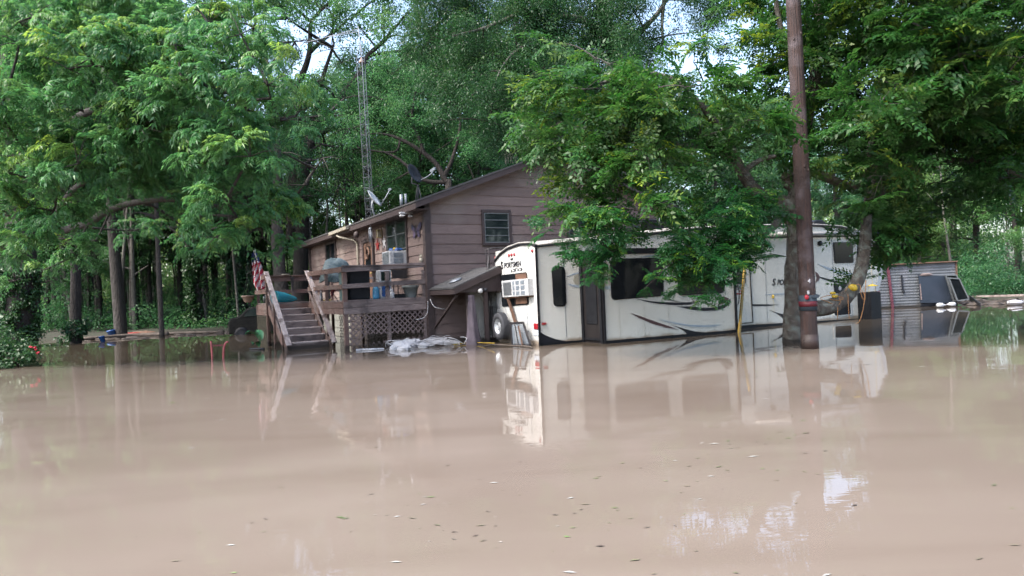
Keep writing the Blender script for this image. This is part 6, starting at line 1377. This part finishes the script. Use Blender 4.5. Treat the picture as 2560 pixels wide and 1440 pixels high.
mass('unseen_wood', 'far', M['leaf_wood'], 2600, (-70, 70), (-46, -40), lambda a, c: 7, 'unseen tree line behind the camera, added to block low sky light', rgu, (1.2, 1.8))  # never in view; added to cut low sky light and darken window reflections
# thin bare stems between
for j in range(74):
    x = rgf.uniform(0, 2560) if j > 42 else rgf.uniform(0, 900); Yt = rgf.uniform(36.5, 50); q = D(x, 760, Yt); r_ = rgf.uniform(.05, .17); h = rgf.uniform(8, 15)
    if 1100 < x < 1900 and j % 2: continue
    b = MB(); lx = rgf.normal(0, .6); b.tube(smoothpath([V(q[0], Yt, -.5), V(q[0]+lx*.3, Yt, h*.35), V(q[0]+lx*.5+rgf.normal(0, .2), Yt, h*.7), V(q[0]+lx, Yt, h)], 3), list(np.linspace(r_, r_*.3, 10)), 6, rough=.05)
    for m_ in range(3):
        z = h*rgf.uniform(.3, .8); a = V(q[0]+lx*z/h, Yt, z); b.tube([a, a+V(rgf.normal(0, .8), rgf.normal(0, .5), rgf.uniform(.5, 1.4))], [r_*.4, r_*.1], 5, cap=False)
    tag(b.build('thin_tree_stem', M[['bark', 'bark_pale', 'bark_pale'][j % 3]], smooth=True), 'thin bare stem standing in the %s' % ('left half of the wood' if x < 760 else 'wood behind the house' if x < 1450 else 'wood behind the trailer and shed'), 'tree', 'thin stems in the %s' % ('left half of the wood' if x < 760 else 'wood behind the house' if x < 1450 else 'wood behind the trailer and shed'))

# ---- flowering bush in the left foreground
rgb = np.random.default_rng(13)
q = W(10, 912); t0 = thing('flowering_bush', q, 'low green bush with red flowers at the left edge, rising from the flood', 'bush')
cl = [(D(x, y, Yk)*V(1, 1, 1), r_, 1) for x, y, Yk, r_ in ((-60, 850, 18.5, .7), (-20, 870, 18, .6), (20, 880, 17.9, .5), (50, 893, 17.8, .38), (-10, 900, 17.6, .5), (-80, 890, 17.8, .7), (70, 878, 18.4, .28), (15, 848, 18.8, .4), (-40, 830, 19, .5), (88, 893, 18.2, .2))]
b = MB()
for c, r_, _ in cl: b.tube([q-UP*.6+V(rgb.normal(0, .2), 0, 0), (q+c)/2, c], [.03, .02, .008], 5)
b.build('stems', M['bark'], t0)
P, Yw, T = crown_points(cl, 160, .8, rgb); P = P[P[:, 2] > .0]; T = rgb.random(len(P))*.7; Yw = rgb.uniform(0, 6.28, len(P))
v, t = scatter(TM['ivy'], P, Yw, rgb.uniform(.6, 1.0, len(P)), T, .3, rgb); v -= wpos(t0)
o = bpy.data.objects.new('foliage', leaf_mesh('foliage', v, t, M['leaf_bush'])); COL.objects.link(o); o.parent = t0
b = MB()
for x, y in ((76, 867), (88, 869), (90, 874), (96, 881), (94, 883), (79, 868)):
    b.blob(D(x, y, 17.9), .035, .035, .025, 8, 5, .3)
b.build('flowers', M['petal'], t0)

# ---- leaves and flecks drifting on the water
b = MB(); b2 = MB(); rr_ = random.Random(12)
for k in range(260):
    Yk = 3.2+rr_.random()**1.6*15; X = rr_.uniform(-.8, .8)*Yk; s_ = rr_.uniform(.008, .032)*(1 if Yk < 9 else 1.7); a = rr_.uniform(-.5, .5); s_ *= .75
    if rr_.random() < .62: q_ = rr_.choice(((.27, 5.2, .07, .35), (.36, 6.1, .06, .3), (-.12, 4.6, .12, .4), (.05, 4.2, .15, .3), (.5, 8.5, .1, .5), (-.3, 9, .15, .6))); Yk = q_[1]+rr_.gauss(0, q_[3]); X = (q_[0]+rr_.gauss(0, q_[2]))*Yk; s_ *= rr_.uniform(.4, .9)
    d = V(math.cos(a), math.sin(a), 0); e = V(-math.sin(a), math.cos(a), 0); c = V(X, Yk, .004)
    (b2 if rr_.random() < .2 else b).add([c-d*s_*1.6, c+e*s_*.4+UP*.003, c+d*s_*1.6, c-e*s_*.4+UP*.002], [(0, 3, 2, 1)])
tag(b.build('floating_leaves', M['leaf_float']), 'green and brown leaves drifting on the flood', kind='stuff')
tag(b2.build('floating_leaves', M['leaf_float_pale']), 'pale leaves and flecks drifting on the flood', kind='stuff')
